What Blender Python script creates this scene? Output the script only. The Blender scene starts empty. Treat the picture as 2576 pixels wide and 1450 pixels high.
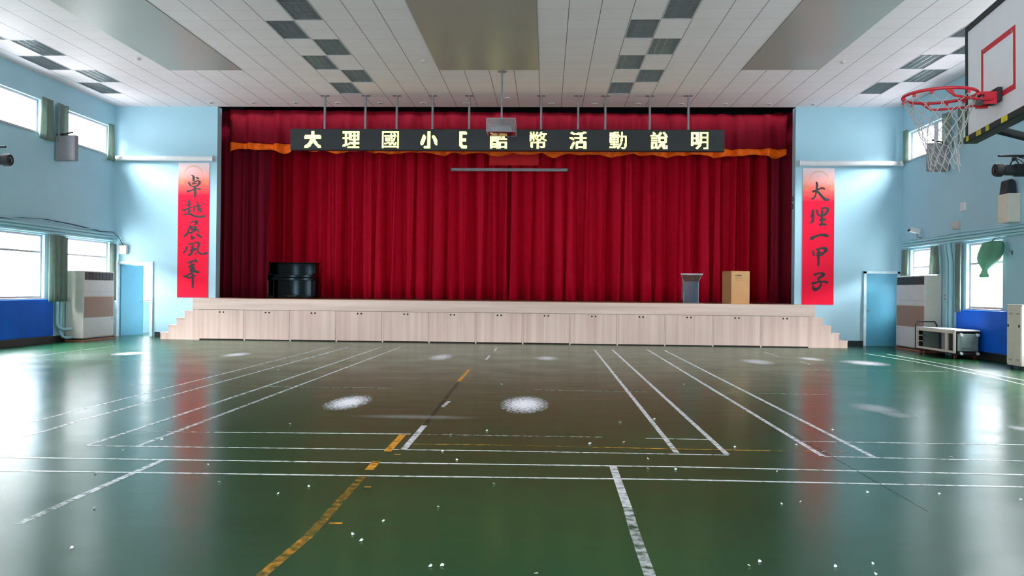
import bpy, math, random
from mathutils import Vector, Matrix
random.seed(7)
S = bpy.context.scene
COL = S.collection
PI = math.pi

# ---------------------------------------------------------------- camera, sky, exposure
cam_d = bpy.data.cameras.new('camera')
cam_d.sensor_width = 36.0
cam_d.lens = 2066.6 / 2576.0 * 36.0
cam_d.clip_end = 300
cam = bpy.data.objects.new('camera', cam_d); COL.objects.link(cam)
_yaw, _pitch, _roll = -0.0418, 0.0044, 0.0105
_f = Vector((math.sin(_yaw)*math.cos(_pitch), math.cos(_yaw)*math.cos(_pitch), math.sin(_pitch)))
_r = Vector((math.cos(_yaw), -math.sin(_yaw), 0)); _u = _r.cross(_f)
_r2 = math.cos(_roll)*_r + math.sin(_roll)*_u; _u2 = -math.sin(_roll)*_r + math.cos(_roll)*_u
_m = Matrix((_r2, _u2, -_f)).transposed().to_4x4(); _m.translation = (0, 0, 1.4265)
cam.matrix_world = _m
S.camera = cam
S.view_settings.view_transform = 'Standard'
S.view_settings.look = 'None'
S.view_settings.gamma = 1.0
S.view_settings.use_curve_mapping = False
S.view_settings.exposure = 0.28
try:
    S.cycles.use_denoising = True
    S.cycles.max_bounces = 10; S.cycles.diffuse_bounces = 6; S.cycles.glossy_bounces = 4; S.cycles.transparent_max_bounces = 12
    S.cycles.sample_clamp_indirect = 8.0
except Exception:
    pass

def lin(r, g, b):
    f = lambda c: (c/255/12.92) if c/255 <= .04045 else ((c/255+.055)/1.055)**2.4
    return (f(r), f(g), f(b), 1.0)

# overcast sky: bright above the neighbouring roofs, duller towards and below the horizon
SKY_HIGH, SKY_LOW, GROUND = 90.0, 8.0, 12.0
W = bpy.data.worlds.new('sky'); S.world = W; W.use_nodes = True
nt = W.node_tree; nt.nodes.clear()
o = nt.nodes.new('ShaderNodeOutputWorld'); bg = nt.nodes.new('ShaderNodeBackground')
tc = nt.nodes.new('ShaderNodeTexCoord'); sx = nt.nodes.new('ShaderNodeSeparateXYZ')
nt.links.new(tc.outputs['Generated'], sx.inputs[0])
def mrange(t, src, a, b, c, d):
    n = t.nodes.new('ShaderNodeMapRange'); n.interpolation_type = 'SMOOTHSTEP'
    for i, v in zip((1, 2, 3, 4), (a, b, c, d)): n.inputs[i].default_value = v
    t.links.new(src, n.inputs[0]); return n.outputs[0]
a1 = mrange(nt, sx.outputs['Z'], 0.30, 0.36, SKY_LOW, SKY_HIGH)
a2 = mrange(nt, sx.outputs['Z'], -0.06, 0.02, GROUND - SKY_LOW, 0.0)
ad = nt.nodes.new('ShaderNodeMath'); ad.operation = 'ADD'
nt.links.new(a1, ad.inputs[0]); nt.links.new(a2, ad.inputs[1])
bg.inputs[0].default_value = (0.93, 0.97, 1.0, 1)
nt.links.new(ad.outputs[0], bg.inputs[1]); nt.links.new(bg.outputs[0], o.inputs[0])

# room measures (metres); camera stands at x = 0, y = 0 looking along +y
XL, XR, YB, YR, ZC = -12.68, 9.98, 23.56, -5.0, 6.739
GX, GY = -5.632, 15.994          # ceiling grid origin
# window bays: (y0, y1, z0, z1)
UP_L = [(20.95, 23.28), (17.70, 20.02), (14.45, 16.77), (11.2, 13.52), (4.7, 7.02), (-1.8, .52)]
LO_L = [(21.12, 23.36), (18.0, 20.25), (14.75, 17.0), (9.7, 10.3), (7.3, 8.0), (1.75, 4.0)]  # narrow pair is unseen, shaped for the bright spots in the piano
UP_R = [(20.93, 23.15), (17.68, 19.95), (14.43, 16.7), (11.18, 13.45), (4.68, 6.95), (-1.8, .52)]
LO_R = [(21.45, 22.98), (18.42, 19.98), (14.9, 15.9), (11.9, 13.4), (5.4, 6.9)]
ZUL, ZLL, ZUR, ZLR = (5.27, 6.11), (1.14, 2.74), (5.17, 5.95), (1.14, 2.68)
def portal(name, loc, rot, sx_, sy_):
    d = bpy.data.lights.new(name, 'AREA'); d.shape = 'RECTANGLE'; d.size = sx_; d.size_y = sy_
    d.cycles.is_portal = True
    ob = bpy.data.objects.new(name, d); ob.location = loc; ob.rotation_euler = rot; COL.objects.link(ob)
for ys, zz, x, sgn in ((UP_L, ZUL, XL-.27, 1), (LO_L, ZLL, XL-.27, 1), (UP_R, ZUR, XR+.27, -1), (LO_R, ZLR, XR+.27, -1)):
    for y0, y1 in ys:
        portal('sky_portal', (x, (y0+y1)/2, sum(zz)/2), (0, -sgn*PI/2, 0), zz[1]-zz[0], y1-y0)
REAR = [(-11.2, -7.6, 1.0, 3.0), (-6.2, -2.6, 1.0, 3.0), (-1.2, 2.4, 1.0, 3.0), (3.6, 7.2, 1.0, 3.0)]
for x0, x1, z0, z1 in REAR:
    portal('sky_portal', ((x0+x1)/2, YR-.27, (z0+z1)/2), (PI/2, 0, 0), x1-x0, z1-z0)
portal('sky_portal', (XL-.27, 25.6, 1.9), (0, -PI/2, 0), 1.8, 2.0)  # portal for the unseen window added to light the small side room

# ---------------------------------------------------------------- helpers
class MB:
    """collects simple solids that become one mesh"""
    def __init__(s): s.v = []; s.f = []
    def add(s, vs, fs, M=None):
        b = len(s.v)
        s.v += [tuple(M @ Vector(v)) if M else tuple(v) for v in vs]
        s.f += [tuple(b+i for i in f) for f in fs]; return s
    def box(s, x0, x1, y0, y1, z0, z1, M=None):
        vs = [(x, y, z) for z in (z0, z1) for y in (y0, y1) for x in (x0, x1)]
        return s.add(vs, [(0, 2, 3, 1), (4, 5, 7, 6), (0, 1, 5, 4), (2, 6, 7, 3), (0, 4, 6, 2), (1, 3, 7, 5)], M)
    def tube(s, pts, r, n=10, caps=True, M=None):
        pts = [Vector(p) for p in pts]; rs = r if isinstance(r, (list, tuple)) else [r]*len(pts)
        vs = []; fs = []
        up = None
        for i, p in enumerate(pts):
            t = (pts[min(i+1, len(pts)-1)] - pts[max(i-1, 0)]).normalized()
            if up is None:
                up = Vector((0, 0, 1)) if abs(t.z) < .9 else Vector((1, 0, 0))
            a = t.cross(up).normalized(); b = a.cross(t).normalized(); up = b
            for k in range(n):
                q = 2*PI*k/n; vs.append(p + rs[i]*(math.cos(q)*a + math.sin(q)*b))
        for i in range(len(pts)-1):
            for k in range(n):
                fs.append((i*n+k, i*n+(k+1) % n, (i+1)*n+(k+1) % n, (i+1)*n+k))
        if caps:
            fs.append(tuple(range(n-1, -1, -1))); fs.append(tuple((len(pts)-1)*n+k for k in range(n)))
        return s.add(vs, fs, M)
    def ring(s, c, R, r, n=40, m=10, M=None):
        vs = []; fs = []
        for i in range(n):
            a = 2*PI*i/n
            for k in range(m):
                q = 2*PI*k/m
                vs.append((c[0]+(R+r*math.cos(q))*math.cos(a), c[1]+(R+r*math.cos(q))*math.sin(a), c[2]+r*math.sin(q)))
        for i in range(n):
            for k in range(m):
                fs.append((i*m+k, ((i+1) % n)*m+k, ((i+1) % n)*m+(k+1) % m, i*m+(k+1) % m))
        return s.add(vs, fs, M)
    def lathe(s, prof, n=24, M=None):
        vs = []; fs = []
        for r, z in prof:
            for k in range(n):
                vs.append((r*math.cos(2*PI*k/n), r*math.sin(2*PI*k/n), z))
        for i in range(len(prof)-1):
            for k in range(n):
                fs.append((i*n+k, i*n+(k+1) % n, (i+1)*n+(k+1) % n, (i+1)*n+k))
        fs.append(tuple(range(n-1, -1, -1))); fs.append(tuple((len(prof)-1)*n+k for k in range(n)))
        return s.add(vs, fs, M)
    def prism(s, poly, y0, y1, M=None):
        """polygon in (x, z) pushed from y0 to y1"""
        n = len(poly)
        vs = [(x, y0, z) for x, z in poly] + [(x, y1, z) for x, z in poly]
        fs = [tuple(range(n)), tuple(range(2*n-1, n-1, -1))] + [(i, i+n, (i+1) % n+n, (i+1) % n) for i in range(n)]
        return s.add(vs, fs, M)

def put(name, mb, mat, parent=None, bevel=0, smooth=False, solid=0, sub=0, loc=None):
    me = bpy.data.meshes.new(name); me.from_pydata(mb.v, [], mb.f); me.update()
    me.materials.append(mat)
    if smooth:
        for p in me.polygons: p.use_smooth = True
        try: me.set_sharp_from_angle(angle=math.radians(40))
        except Exception: pass
    ob = bpy.data.objects.new(name, me); COL.objects.link(ob)
    if loc: ob.location = loc
    if parent: ob.parent = parent
    if solid:
        m = ob.modifiers.new('solid', 'SOLIDIFY'); m.thickness = solid; m.offset = 0
    if bevel:
        m = ob.modifiers.new('bevel', 'BEVEL'); m.width = bevel; m.segments = 2; m.limit_method = 'ANGLE'
    if sub:
        m = ob.modifiers.new('sub', 'SUBSURF'); m.levels = sub; m.render_levels = sub
    return ob
def tag(ob, label, cat=None, group=None, kind=None):
    ob['label'] = label
    if cat: ob['category'] = cat
    if group: ob['group'] = group
    if kind: ob['kind'] = kind
    return ob
def thing(name, label, cat, loc=(0, 0, 0), rz=0, group=None, kind=None):
    ob = bpy.data.objects.new(name, None); ob.empty_display_size = .1; COL.objects.link(ob)
    ob.location = loc; ob.rotation_euler = (0, 0, rz)
    return tag(ob, label, cat, group, kind)
def dup(root, loc, label, rz=None):
    r = root.copy(); COL.objects.link(r); r.location = loc
    if rz is not None: r.rotation_euler = (0, 0, rz)
    r['label'] = label
    for ch in list(root.children):
        c = ch.copy(); COL.objects.link(c); c.parent = r
        for g in ch.children:
            d = g.copy(); COL.objects.link(d); d.parent = c
    return r
def struct(name, mb, mat, label, cat, parent=None, **k):
    ob = put(name, mb, mat, parent, **k); return tag(ob, label, cat, kind='structure')
ORD = ['first', 'second', 'third', 'fourth', 'fifth', 'sixth', 'seventh', 'eighth', 'ninth', 'tenth', 'eleventh', 'twelfth', 'thirteenth', 'fourteenth', 'fifteenth']

# ---------------------------------------------------------------- materials
def new_mat(name):
    m = bpy.data.materials.new(name); m.use_nodes = True
    t = m.node_tree; b = t.nodes['Principled BSDF']; return m, t, b
def noise(t, scale, detail=3, vec=None, stretch=None):
    n = t.nodes.new('ShaderNodeTexNoise'); n.inputs['Scale'].default_value = scale; n.inputs['Detail'].default_value = detail
    src = vec
    if src is None:
        g = t.nodes.new('ShaderNodeNewGeometry'); src = g.outputs['Position']
    if stretch:
        mp = t.nodes.new('ShaderNodeMapping'); mp.inputs['Scale'].default_value = stretch
        t.links.new(src, mp.inputs[0]); src = mp.outputs[0]
    t.links.new(src, n.inputs['Vector']); return n.outputs['Fac']
def mix(t, fac, a, b):
    n = t.nodes.new('ShaderNodeMix'); n.data_type = 'RGBA'
    if hasattr(fac, 'is_output'): t.links.new(fac, n.inputs[0])
    else: n.inputs[0].default_value = fac
    for s, v in ((6, a), (7, b)):
        if hasattr(v, 'is_output'): t.links.new(v, n.inputs[s])
        else: n.inputs[s].default_value = v
    return n.outputs[2]
def mth(t, op, a, b=0.0):
    n = t.nodes.new('ShaderNodeMath'); n.operation = op
    for i, v in enumerate((a, b)):
        if hasattr(v, 'is_output'): t.links.new(v, n.inputs[i])
        else: n.inputs[i].default_value = v
    return n.outputs[0]
def ramp(t, fac, lo, hi):
    n = t.nodes.new('ShaderNodeMapRange'); n.inputs[1].default_value = lo; n.inputs[2].default_value = hi
    t.links.new(fac, n.inputs[0]); return n.outputs[0]
def bump(t, b, h, strength, dist):
    n = t.nodes.new('ShaderNodeBump'); n.inputs['Strength'].default_value = strength; n.inputs['Distance'].default_value = dist
    t.links.new(h, n.inputs['Height']); t.links.new(n.outputs[0], b.inputs['Normal'])
def plain(name, rgb, rough=.5, metal=0, var=.12, scale=6.0, spec=.5, stretch=None, bmp=0, sheen=0):
    m, t, b = new_mat(name)
    c = lin(*rgb); d = tuple(min(1, x*(1-var)) for x in c[:3]) + (1,); e = tuple(min(1, x*(1+var)) for x in c[:3]) + (1,)
    nf = noise(t, scale, 4, stretch=stretch)
    t.links.new(mix(t, ramp(t, nf, .3, .7), d, e), b.inputs['Base Color'])
    b.inputs['Roughness'].default_value = rough; b.inputs['Metallic'].default_value = metal
    b.inputs['Specular IOR Level'].default_value = spec
    if sheen:
        b.inputs['Sheen Weight'].default_value = sheen; b.inputs['Sheen Roughness'].default_value = .4
    if bmp: bump(t, b, nf, bmp, .01)
    return m
def cloth(name, rgb):
    """thin woven cloth that lets some daylight through"""
    m, t, b = new_mat(name); out = [n for n in t.nodes if n.type == 'OUTPUT_MATERIAL'][0]
    c = mix(t, ramp(t, noise(t, 6, 4), .3, .7), lin(*[q*.92 for q in rgb]), lin(*rgb))
    t.links.new(c, b.inputs['Base Color']); b.inputs['Roughness'].default_value = .9; b.inputs['Specular IOR Level'].default_value = .1
    tl = t.nodes.new('ShaderNodeBsdfTranslucent'); t.links.new(c, tl.inputs[0]); ms = t.nodes.new('ShaderNodeMixShader'); ms.inputs[0].default_value = .42
    t.links.new(b.outputs[0], ms.inputs[1]); t.links.new(tl.outputs[0], ms.inputs[2]); t.links.new(ms.outputs[0], out.inputs[0]); return m
def glow(name, rgb, strength):
    m, t, b = new_mat(name)
    b.inputs['Base Color'].default_value = lin(*rgb); b.inputs['Emission Color'].default_value = lin(*rgb)
    b.inputs['Emission Strength'].default_value = strength; return m
def clear(name, tint, gloss):
    """thin clear sheet: see-through with a mirror-like sheen"""
    m, t, b = new_mat(name); t.nodes.remove(b)
    out = [n for n in t.nodes if n.type == 'OUTPUT_MATERIAL'][0]
    tr = t.nodes.new('ShaderNodeBsdfTransparent'); tr.inputs[0].default_value = tint
    gl = t.nodes.new('ShaderNodeBsdfGlossy'); gl.inputs['Roughness'].default_value = .05
    g = t.nodes.new('ShaderNodeNewGeometry'); dt = t.nodes.new('ShaderNodeVectorMath'); dt.operation = 'DOT_PRODUCT'
    t.links.new(g.outputs['Normal'], dt.inputs[0]); t.links.new(g.outputs['Incoming'], dt.inputs[1])
    k = mth(t, 'POWER', mth(t, 'SUBTRACT', 1.0, mth(t, 'ABSOLUTE', dt.outputs['Value'])), 5.0)
    ms = t.nodes.new('ShaderNodeMixShader')
    t.links.new(mth(t, 'ADD', mth(t, 'MULTIPLY', k, .7), gloss), ms.inputs[0])
    t.links.new(tr.outputs[0], ms.inputs[1]); t.links.new(gl.outputs[0], ms.inputs[2]); t.links.new(ms.outputs[0], out.inputs[0])
    return m

# painted, polished green floor with faint ripples in the coating
def floor_mat():
    m, t, b = new_mat('green floor paint')
    n1 = noise(t, .35, 4); n2 = noise(t, 3.0, 5, stretch=(.5, 2.2, 1))
    c = mix(t, ramp(t, n1, .35, .65), lin(13, 62, 35), lin(19, 71, 41))
    c = mix(t, mth(t, 'MULTIPLY', ramp(t, n2, .45, .75), .35), c, lin(30, 66, 45))
    t.links.new(c, b.inputs['Base Color'])
    n3 = noise(t, 1.1, 3)
    t.links.new(mth(t, 'ADD', mth(t, 'MULTIPLY', n3, .12), .17), b.inputs['Roughness'])
    b.inputs['Specular IOR Level'].default_value = .2
    n4 = noise(t, 2.2, 2, stretch=(.6, 1.3, 1)); n5 = noise(t, 38, 2)
    bump(t, b, mth(t, 'ADD', mth(t, 'MULTIPLY', n4, 1.0), mth(t, 'MULTIPLY', n5, .05)), .25, .012)
    return m
def paint_mat(name, rgb, wear):
    """floor paint that has worn away in patches"""
    m, t, b = new_mat(name)
    out = [n for n in t.nodes if n.type == 'OUTPUT_MATERIAL'][0]
    b.inputs['Base Color'].default_value = lin(*rgb); b.inputs['Roughness'].default_value = .3
    n = noise(t, 16, 8); k = mth(t, 'MULTIPLY', ramp(t, n, .28 + .22*wear - .1, .28 + .22*wear + .22), 1.0 - .55*wear)
    tr = t.nodes.new('ShaderNodeBsdfTransparent'); ms = t.nodes.new('ShaderNodeMixShader')
    t.links.new(k, ms.inputs[0]); t.links.new(tr.outputs[0], ms.inputs[1]); t.links.new(b.outputs[0], ms.inputs[2]); t.links.new(ms.outputs[0], out.inputs[0])
    return m
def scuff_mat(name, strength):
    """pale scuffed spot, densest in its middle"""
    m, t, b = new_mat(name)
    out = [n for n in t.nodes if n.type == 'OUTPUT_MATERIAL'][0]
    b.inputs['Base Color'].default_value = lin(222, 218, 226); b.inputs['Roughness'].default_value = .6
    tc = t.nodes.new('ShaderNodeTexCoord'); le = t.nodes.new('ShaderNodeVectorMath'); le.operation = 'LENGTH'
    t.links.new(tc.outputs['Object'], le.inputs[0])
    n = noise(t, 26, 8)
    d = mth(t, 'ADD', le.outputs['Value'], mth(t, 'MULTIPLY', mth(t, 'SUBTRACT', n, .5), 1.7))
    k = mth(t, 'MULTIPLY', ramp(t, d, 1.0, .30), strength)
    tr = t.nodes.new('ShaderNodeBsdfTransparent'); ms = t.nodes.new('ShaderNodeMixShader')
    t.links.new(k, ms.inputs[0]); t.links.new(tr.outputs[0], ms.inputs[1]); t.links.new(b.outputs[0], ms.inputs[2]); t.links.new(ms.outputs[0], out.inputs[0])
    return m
def ceiling_mat():
    m, t, b = new_mat('white ceiling tile')
    g = t.nodes.new('ShaderNodeNewGeometry'); s = t.nodes.new('ShaderNodeSeparateXYZ'); t.links.new(g.outputs['Position'], s.inputs[0])
    def line(v, o_, p, w):
        q = mth(t, 'FRACT', mth(t, 'ADD', mth(t, 'DIVIDE', mth(t, 'SUBTRACT', v, o_), p), 40.5))
        return mth(t, 'LESS_THAN', mth(t, 'ABSOLUTE', mth(t, 'SUBTRACT', q, .5)), w/p/2)
    lx = line(s.outputs['X'], GX, .6, .016); ly = line(s.outputs['Y'], GY, .6, .014)
    n = noise(t, 1.3, 3)
    c = mix(t, n, lin(234, 218, 220), lin(243, 230, 232))
    c = mix(t, mth(t, 'MULTIPLY', ly, .35), c, lin(150, 148, 146))
    c = mix(t, mth(t, 'MULTIPLY', lx, .8), c, lin(70, 66, 66))
    t.links.new(c, b.inputs['Base Color']); b.inputs['Roughness'].default_value = .55; b.inputs['Specular IOR Level'].default_value = .3
    return m
def wood_mat(name, a, b_, stretch, scale):
    m, t, b = new_mat(name)
    n = noise(t, scale, 5, stretch=stretch); n2 = noise(t, scale*3.1, 3, stretch=stretch)
    c = mix(t, ramp(t, mth(t, 'ADD', mth(t, 'MULTIPLY', n, .7), mth(t, 'MULTIPLY', n2, .3)), .36, .64), lin(*a), lin(*b_))
    t.links.new(c, b.inputs['Base Color']); b.inputs['Roughness'].default_value = .42
    return m
def banner_mat(h):
    """red paper that fades to white at its top edge, with a pale ring printed there"""
    m, t, b = new_mat('red banner paper')
    tc = t.nodes.new('ShaderNodeTexCoord'); s = t.nodes.new('ShaderNodeSeparateXYZ'); t.links.new(tc.outputs['Object'], s.inputs[0])
    z = s.outputs['Z']; x = s.outputs['X']
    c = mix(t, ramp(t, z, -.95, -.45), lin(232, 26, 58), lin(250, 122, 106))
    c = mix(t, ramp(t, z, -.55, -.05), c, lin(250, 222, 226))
    d = t.nodes.new('ShaderNodeVectorMath'); d.operation = 'DISTANCE'; d.inputs[1].default_value = (.45, 0, -.36)
    sc = t.nodes.new('ShaderNodeVectorMath'); sc.operation = 'MULTIPLY'; sc.inputs[1].default_value = (1, 0, 1)
    t.links.new(tc.outputs['Object'], sc.inputs[0]); t.links.new(sc.outputs[0], d.inputs[0])
    r_ = mth(t, 'LESS_THAN', mth(t, 'ABSOLUTE', mth(t, 'SUBTRACT', d.outputs['Value'], .27)), .025)
    r_ = mth(t, 'MULTIPLY', r_, mth(t, 'GREATER_THAN', z, -.45))
    c = mix(t, mth(t, 'MULTIPLY', r_, .6), c, lin(236, 176, 130))
    for px in (.09, .83):
        e = t.nodes.new('ShaderNodeVectorMath'); e.operation = 'DISTANCE'; e.inputs[1].default_value = (px, 0, -.55)
        t.links.new(sc.outputs[0], e.inputs[0])
        c = mix(t, mth(t, 'MULTIPLY', ramp(t, e.outputs['Value'], .12, .03), .5), c, lin(196, 150, 110))
    t.links.new(c, b.inputs['Base Color']); b.inputs['Roughness'].default_value = .7; b.inputs['Specular IOR Level'].default_value = .1
    return m

M = dict(
 redshaded=plain('red velvet with painted shade', (124, 6, 36), .75, var=.08, scale=8, spec=.15),  # darker copy of the red velvet; side shade is put into the colour
 haze=clear('hazy acrylic', (.80, .72, .84, 1), .34),
 wall=plain('pale blue wall paint', (168, 206, 222), .5, var=.04, scale=.8, spec=.4),
 whitewall=plain('white wall paint', (225, 226, 228), .6, var=.03),
 darkwall=plain('dark stage wall', (42, 38, 42), .8),
 floor=floor_mat(), ceiling=ceiling_mat(),
 greypanel=plain('grey satin ceiling sheet', (172, 168, 160), .38, .2, .05, .5),
 black=plain('black baseboard', (24, 26, 32), .5), blue=plain('blue wall padding', (8, 98, 214), .6, var=.08, scale=2, spec=.2),
 door=plain('teal door paint', (78, 152, 180), .5, var=.05, scale=2), frame=plain('white door frame', (206, 226, 236), .45),
 alu=plain('white window frame', (196, 190, 198), .4), glass=clear('window glass', (.97, .98, .98, 1), .02),
 acrylic=clear('clear acrylic', (.80, .78, .82, 1), .16), acryl_edge=plain('acrylic edge', (168, 160, 172), .2),
 curtain=cloth('grey green window curtain', (150, 166, 158)),
 red=plain('red velvet', (204, 3, 42), .7, var=.08, scale=8, spec=.15),
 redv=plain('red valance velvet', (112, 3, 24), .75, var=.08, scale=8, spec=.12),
 orange=plain('orange fringe', (244, 100, 8), .6, var=.12, scale=12, spec=.2),
 wood_v=wood_mat('pale wood front', (220, 182, 168), (243, 212, 200), (1, 1, .03), 5), wood_h=wood_mat('pale wood band', (224, 188, 174), (244, 214, 202), (.04, 1, 1), 7),
 wood_d=plain('stage edge wood', (190, 140, 110), .5), gap=plain('dark gap', (48, 32, 30), .8),
 steel=plain('grey steel', (150, 146, 152), .35, .6), whitemetal=plain('white enamel', (225, 224, 226), .35, var=.04),
 led_black=plain('black sign face', (34, 36, 40), .45), led=glow('lit sign dots', (255, 252, 140), 1.9),
 projector=plain('white projector shell', (205, 208, 214), .35), dark=plain('dark plastic', (38, 38, 44), .45),
 lens=plain('dark lens', (14, 14, 20), .08), piano=plain('polished black lacquer', (6, 8, 12), .05, var=.05, spec=.16),
 ivory=plain('ivory keys', (228, 224, 214), .3), brass=plain('brass', (190, 150, 70), .3, 1),
 card=plain('brown cardboard', (186, 138, 92), .75, var=.06, scale=3), ink=plain('black ink', (30, 20, 24), .6, var=.3, scale=20),
 redcloth=plain('plain red panel', (222, 12, 26), .7), banner=banner_mat(3.9),
 ac=plain('beige enamel', (214, 208, 196), .45, var=.04), ac_grille=plain('brown grille', (160, 130, 116), .6, var=.1, scale=20, stretch=(1, 1, 6)),
 louvre=plain('dark louvre', (58, 52, 62), .5), base_orange=plain('orange timber base', (182, 104, 76), .6),
 cream=plain('cream enamel', (226, 214, 200), .45, var=.04), green=plain('grey green enamel', (128, 142, 134), .5),
 bag=cloth('green tied curtain', (118, 156, 138)), rubber=plain('black rubber', (26, 24, 26), .6), redwheel=plain('dark red wheel', (112, 46, 42), .6),
 pipe=plain('pale blue conduit paint', (166, 212, 222), .45, var=.04), cable=plain('dark cable', (30, 52, 60), .6),
 rimred=plain('red painted steel', (196, 30, 48), .35), boardwhite=plain('white backboard', (226, 220, 226), .4, var=.03), padblack=plain('black padding', (30, 32, 36), .6),
 yellow=plain('yellow tape', (196, 176, 40), .55, var=.3, scale=18), net=plain('grey net cord', (168, 160, 160), .7), speaker=plain('grey speaker cloth', (138, 136, 140), .7, var=.1, scale=30),
 fin=plain('aluminium louvre', (168, 174, 176), .3, .6, .1, 10), tubeglass=plain('unlit lamp tube', (205, 208, 206), .25), recess=plain('light fitting tray', (150, 154, 156), .4, .3),
 paper=plain('white paper', (236, 236, 232), .7, var=.03), beigebox=plain('beige plastic', (206, 194, 188), .5), deck=plain('stage boards', (120, 84, 60), .35, var=.2, scale=4, stretch=(.2, 4, 1)),
)

# measured layout data (metres)
LINES = [["w", 0.05, 0.25, [[1.211, 20.588], [1.178, 7.386]]], ["w", 0.05, 0.2, [[1.663, 20.675], [1.618, 7.374]]], ["w", 0.05, 0.15, [[2.555, 20.845], [2.455, 7.382]]], ["w", 0.05, 0.15, [[2.963, 20.64], [2.897, 7.371]]], ["w", 0.05, 0.5, [[-5.383, 20.345], [-5.389, 10.922], [-5.395, 8.59]]], ["w", 0.05, 0.7, [[-5.395, 8.59], [-5.395, 7.929]]], ["w", 0.05, 0.45, [[-4.911, 20.314], [-4.959, 8.58], [-4.919, 7.232]]], ["w", 0.05, 0.4, [[-4.118, 20.471], [-4.091, 11.884], [-4.114, 7.23]]], ["w", 0.05, 0.5, [[-3.648, 20.564], [-3.656, 7.235]]], ["w", 0.05, 0.3, [[-1.24, 20.726], [-1.221, 19.558]]], ["w", 0.05, 0.3, [[-1.244, 18.263], [-1.237, 17.048]]], ["w", 0.05, 0.4, [[-1.241, 10.571], [-1.262, 10.029]]], ["w", 0.06, 0.15, [[-1.273, 8.642], [-1.263, 7.348]]], ["d", 0.05, 0.4, [[-1.359, 12.817], [-1.274, 8.697]]], ["w", 0.035, 0.1, [[-3.277, 8.021], [-1.33, 8.115]]], ["w", 0.03, 0.75, [[-1.253, 8.104], [0.566, 8.128]]], ["w", 0.035, 0.2, [[0.989, 8.106], [1.601, 8.104]]], ["w", 0.035, 0.15, [[2.475, 8.092], [4.611, 8.118]]], ["w", 0.03, 0.8, [[-4.072, 7.988], [-3.277, 8.021]]], ["w", 0.035, 0.2, [[-4.11, 7.222], [-0.531, 7.333], [1.623, 7.341]]], ["w", 0.035, 0.15, [[2.464, 7.361], [4.157, 7.317]]], ["w", 0.038, 0.05, [[-4.534, 6.667], [-1.871, 6.725], [1.077, 6.805], [3.838, 6.754]]], ["w", 0.038, 0.05, [[-4.204, 6.185], [-1.737, 6.247], [1.004, 6.336], [3.593, 6.321]]], ["w", 0.055, 0.3, [[-3.158, 6.686], [-3.16, 5.4]]], ["w", 0.055, 0.7, [[-3.16, 5.4], [-3.148, 4.805]]], ["w", 0.06, 0.15, [[0.561, 6.803], [0.553, 5.49]]], ["w", 0.06, 0.6, [[0.553, 5.49], [0.542, 5.024]]], ["w", 0.06, 0.85, [[0.542, 5.024], [0.538, 4.632]]], ["w", 0.06, 0.5, [[0.538, 4.632], [0.537, 4.171]]], ["o", 0.07, 0.15, [[-1.402, 8.07], [-1.39, 7.22]]], ["o", 0.07, 0.1, [[-1.397, 6.789], [-1.39, 6.468]]], ["o", 0.06, 0.9, [[-1.39, 6.261], [-1.358, 4.69]]], ["o", 0.06, 0.65, [[-1.358, 4.69], [-1.401, 4.031]]], ["o", 0.06, 0.3, [[-1.383, 14.891], [-1.366, 12.888]]], ["o", 0.03, 0.5, [[-1.225, 7.579], [-0.513, 7.616]]], ["o", 0.03, 0.9, [[-0.513, 7.616], [0.437, 7.593]]], ["o", 0.03, 0.3, [[0.437, 7.593], [2.049, 7.581]]], ["o", 0.03, 0.85, [[2.049, 7.581], [2.774, 7.595]]], ["o", 0.03, 0.3, [[-1.311, 7.1], [-1.249, 7.091]]], ["o", 0.03, 0.5, [[-1.303, 5.906], [-1.253, 5.905]]], ["o", 0.035, 0.15, [[-1.308, 4.968], [-1.229, 4.974]]], ["w", 0.04, 0.4, [[5.37, 20.393], [5.377, 19.188]]], ["w", 0.04, 0.6, [[5.438, 17.826], [5.392, 17.009]]], ["w", 0.04, 0.2, [[7.813, 20.508], [7.988, 18.036], [7.915, 15.192], [7.774, 13.699]]], ["w", 0.04, 0.2, [[8.305, 20.38], [8.331, 17.286], [8.162, 14.385]]], ["w", 0.03, 0.75, [[2.519, 11.926], [4.117, 11.935]]], ["w", 0.03, 0.75, [[-0.302, 11.964], [1.541, 11.9]]], ["w", 0.03, 0.7, [[-4.101, 11.84], [-2.235, 11.877]]], ["w", 0.03, 0.8, [[-6.568, 11.877], [-4.936, 11.879]]], ["w", 0.03, 0.8, [[-9.898, 15.869], [-6.428, 15.856]]], ["w", 0.03, 0.8, [[-10.487, 19.699], [-10.479, 15.374]]], ["w", 0.03, 0.85, [[2.56, 15.832], [7.633, 15.834]]], ["w", 0.04, 0.6, [[-1.178, 18.872], [-0.81, 18.837]]], ["d", 0.012, 0.2, [[2.539, 8.521], [2.534, 7.331], [2.539, 5.567]]]]
SCUFFS = [[-2.245, 17.608, 0.261, 0.793, 0.6], [0.02, 17.679, 0.265, 0.53, 0.6], [-6.672, 17.488, 0.277, 0.527, 0.6], [-8.958, 17.417, 0.361, 0.473, 0.6], [-2.489, 10.322, 0.259, 0.585, 1], [-0.259, 10.402, 0.296, 0.663, 1], [4.452, 17.506, 0.324, 0.617, 0.5], [6.704, 17.583, 0.438, 0.619, 0.55], [4.153, 10.558, 0.284, 0.409, 0.3], [4.213, 9.995, 0.195, 0.233, 0.25], [-1.46, 9.212, 0.731, 0.13, 0.16], [5.871, 18.465, 0.275, 0.456, 0.5], [5.141, 9.097, 0.133, 0.219, 0.5]]
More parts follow.
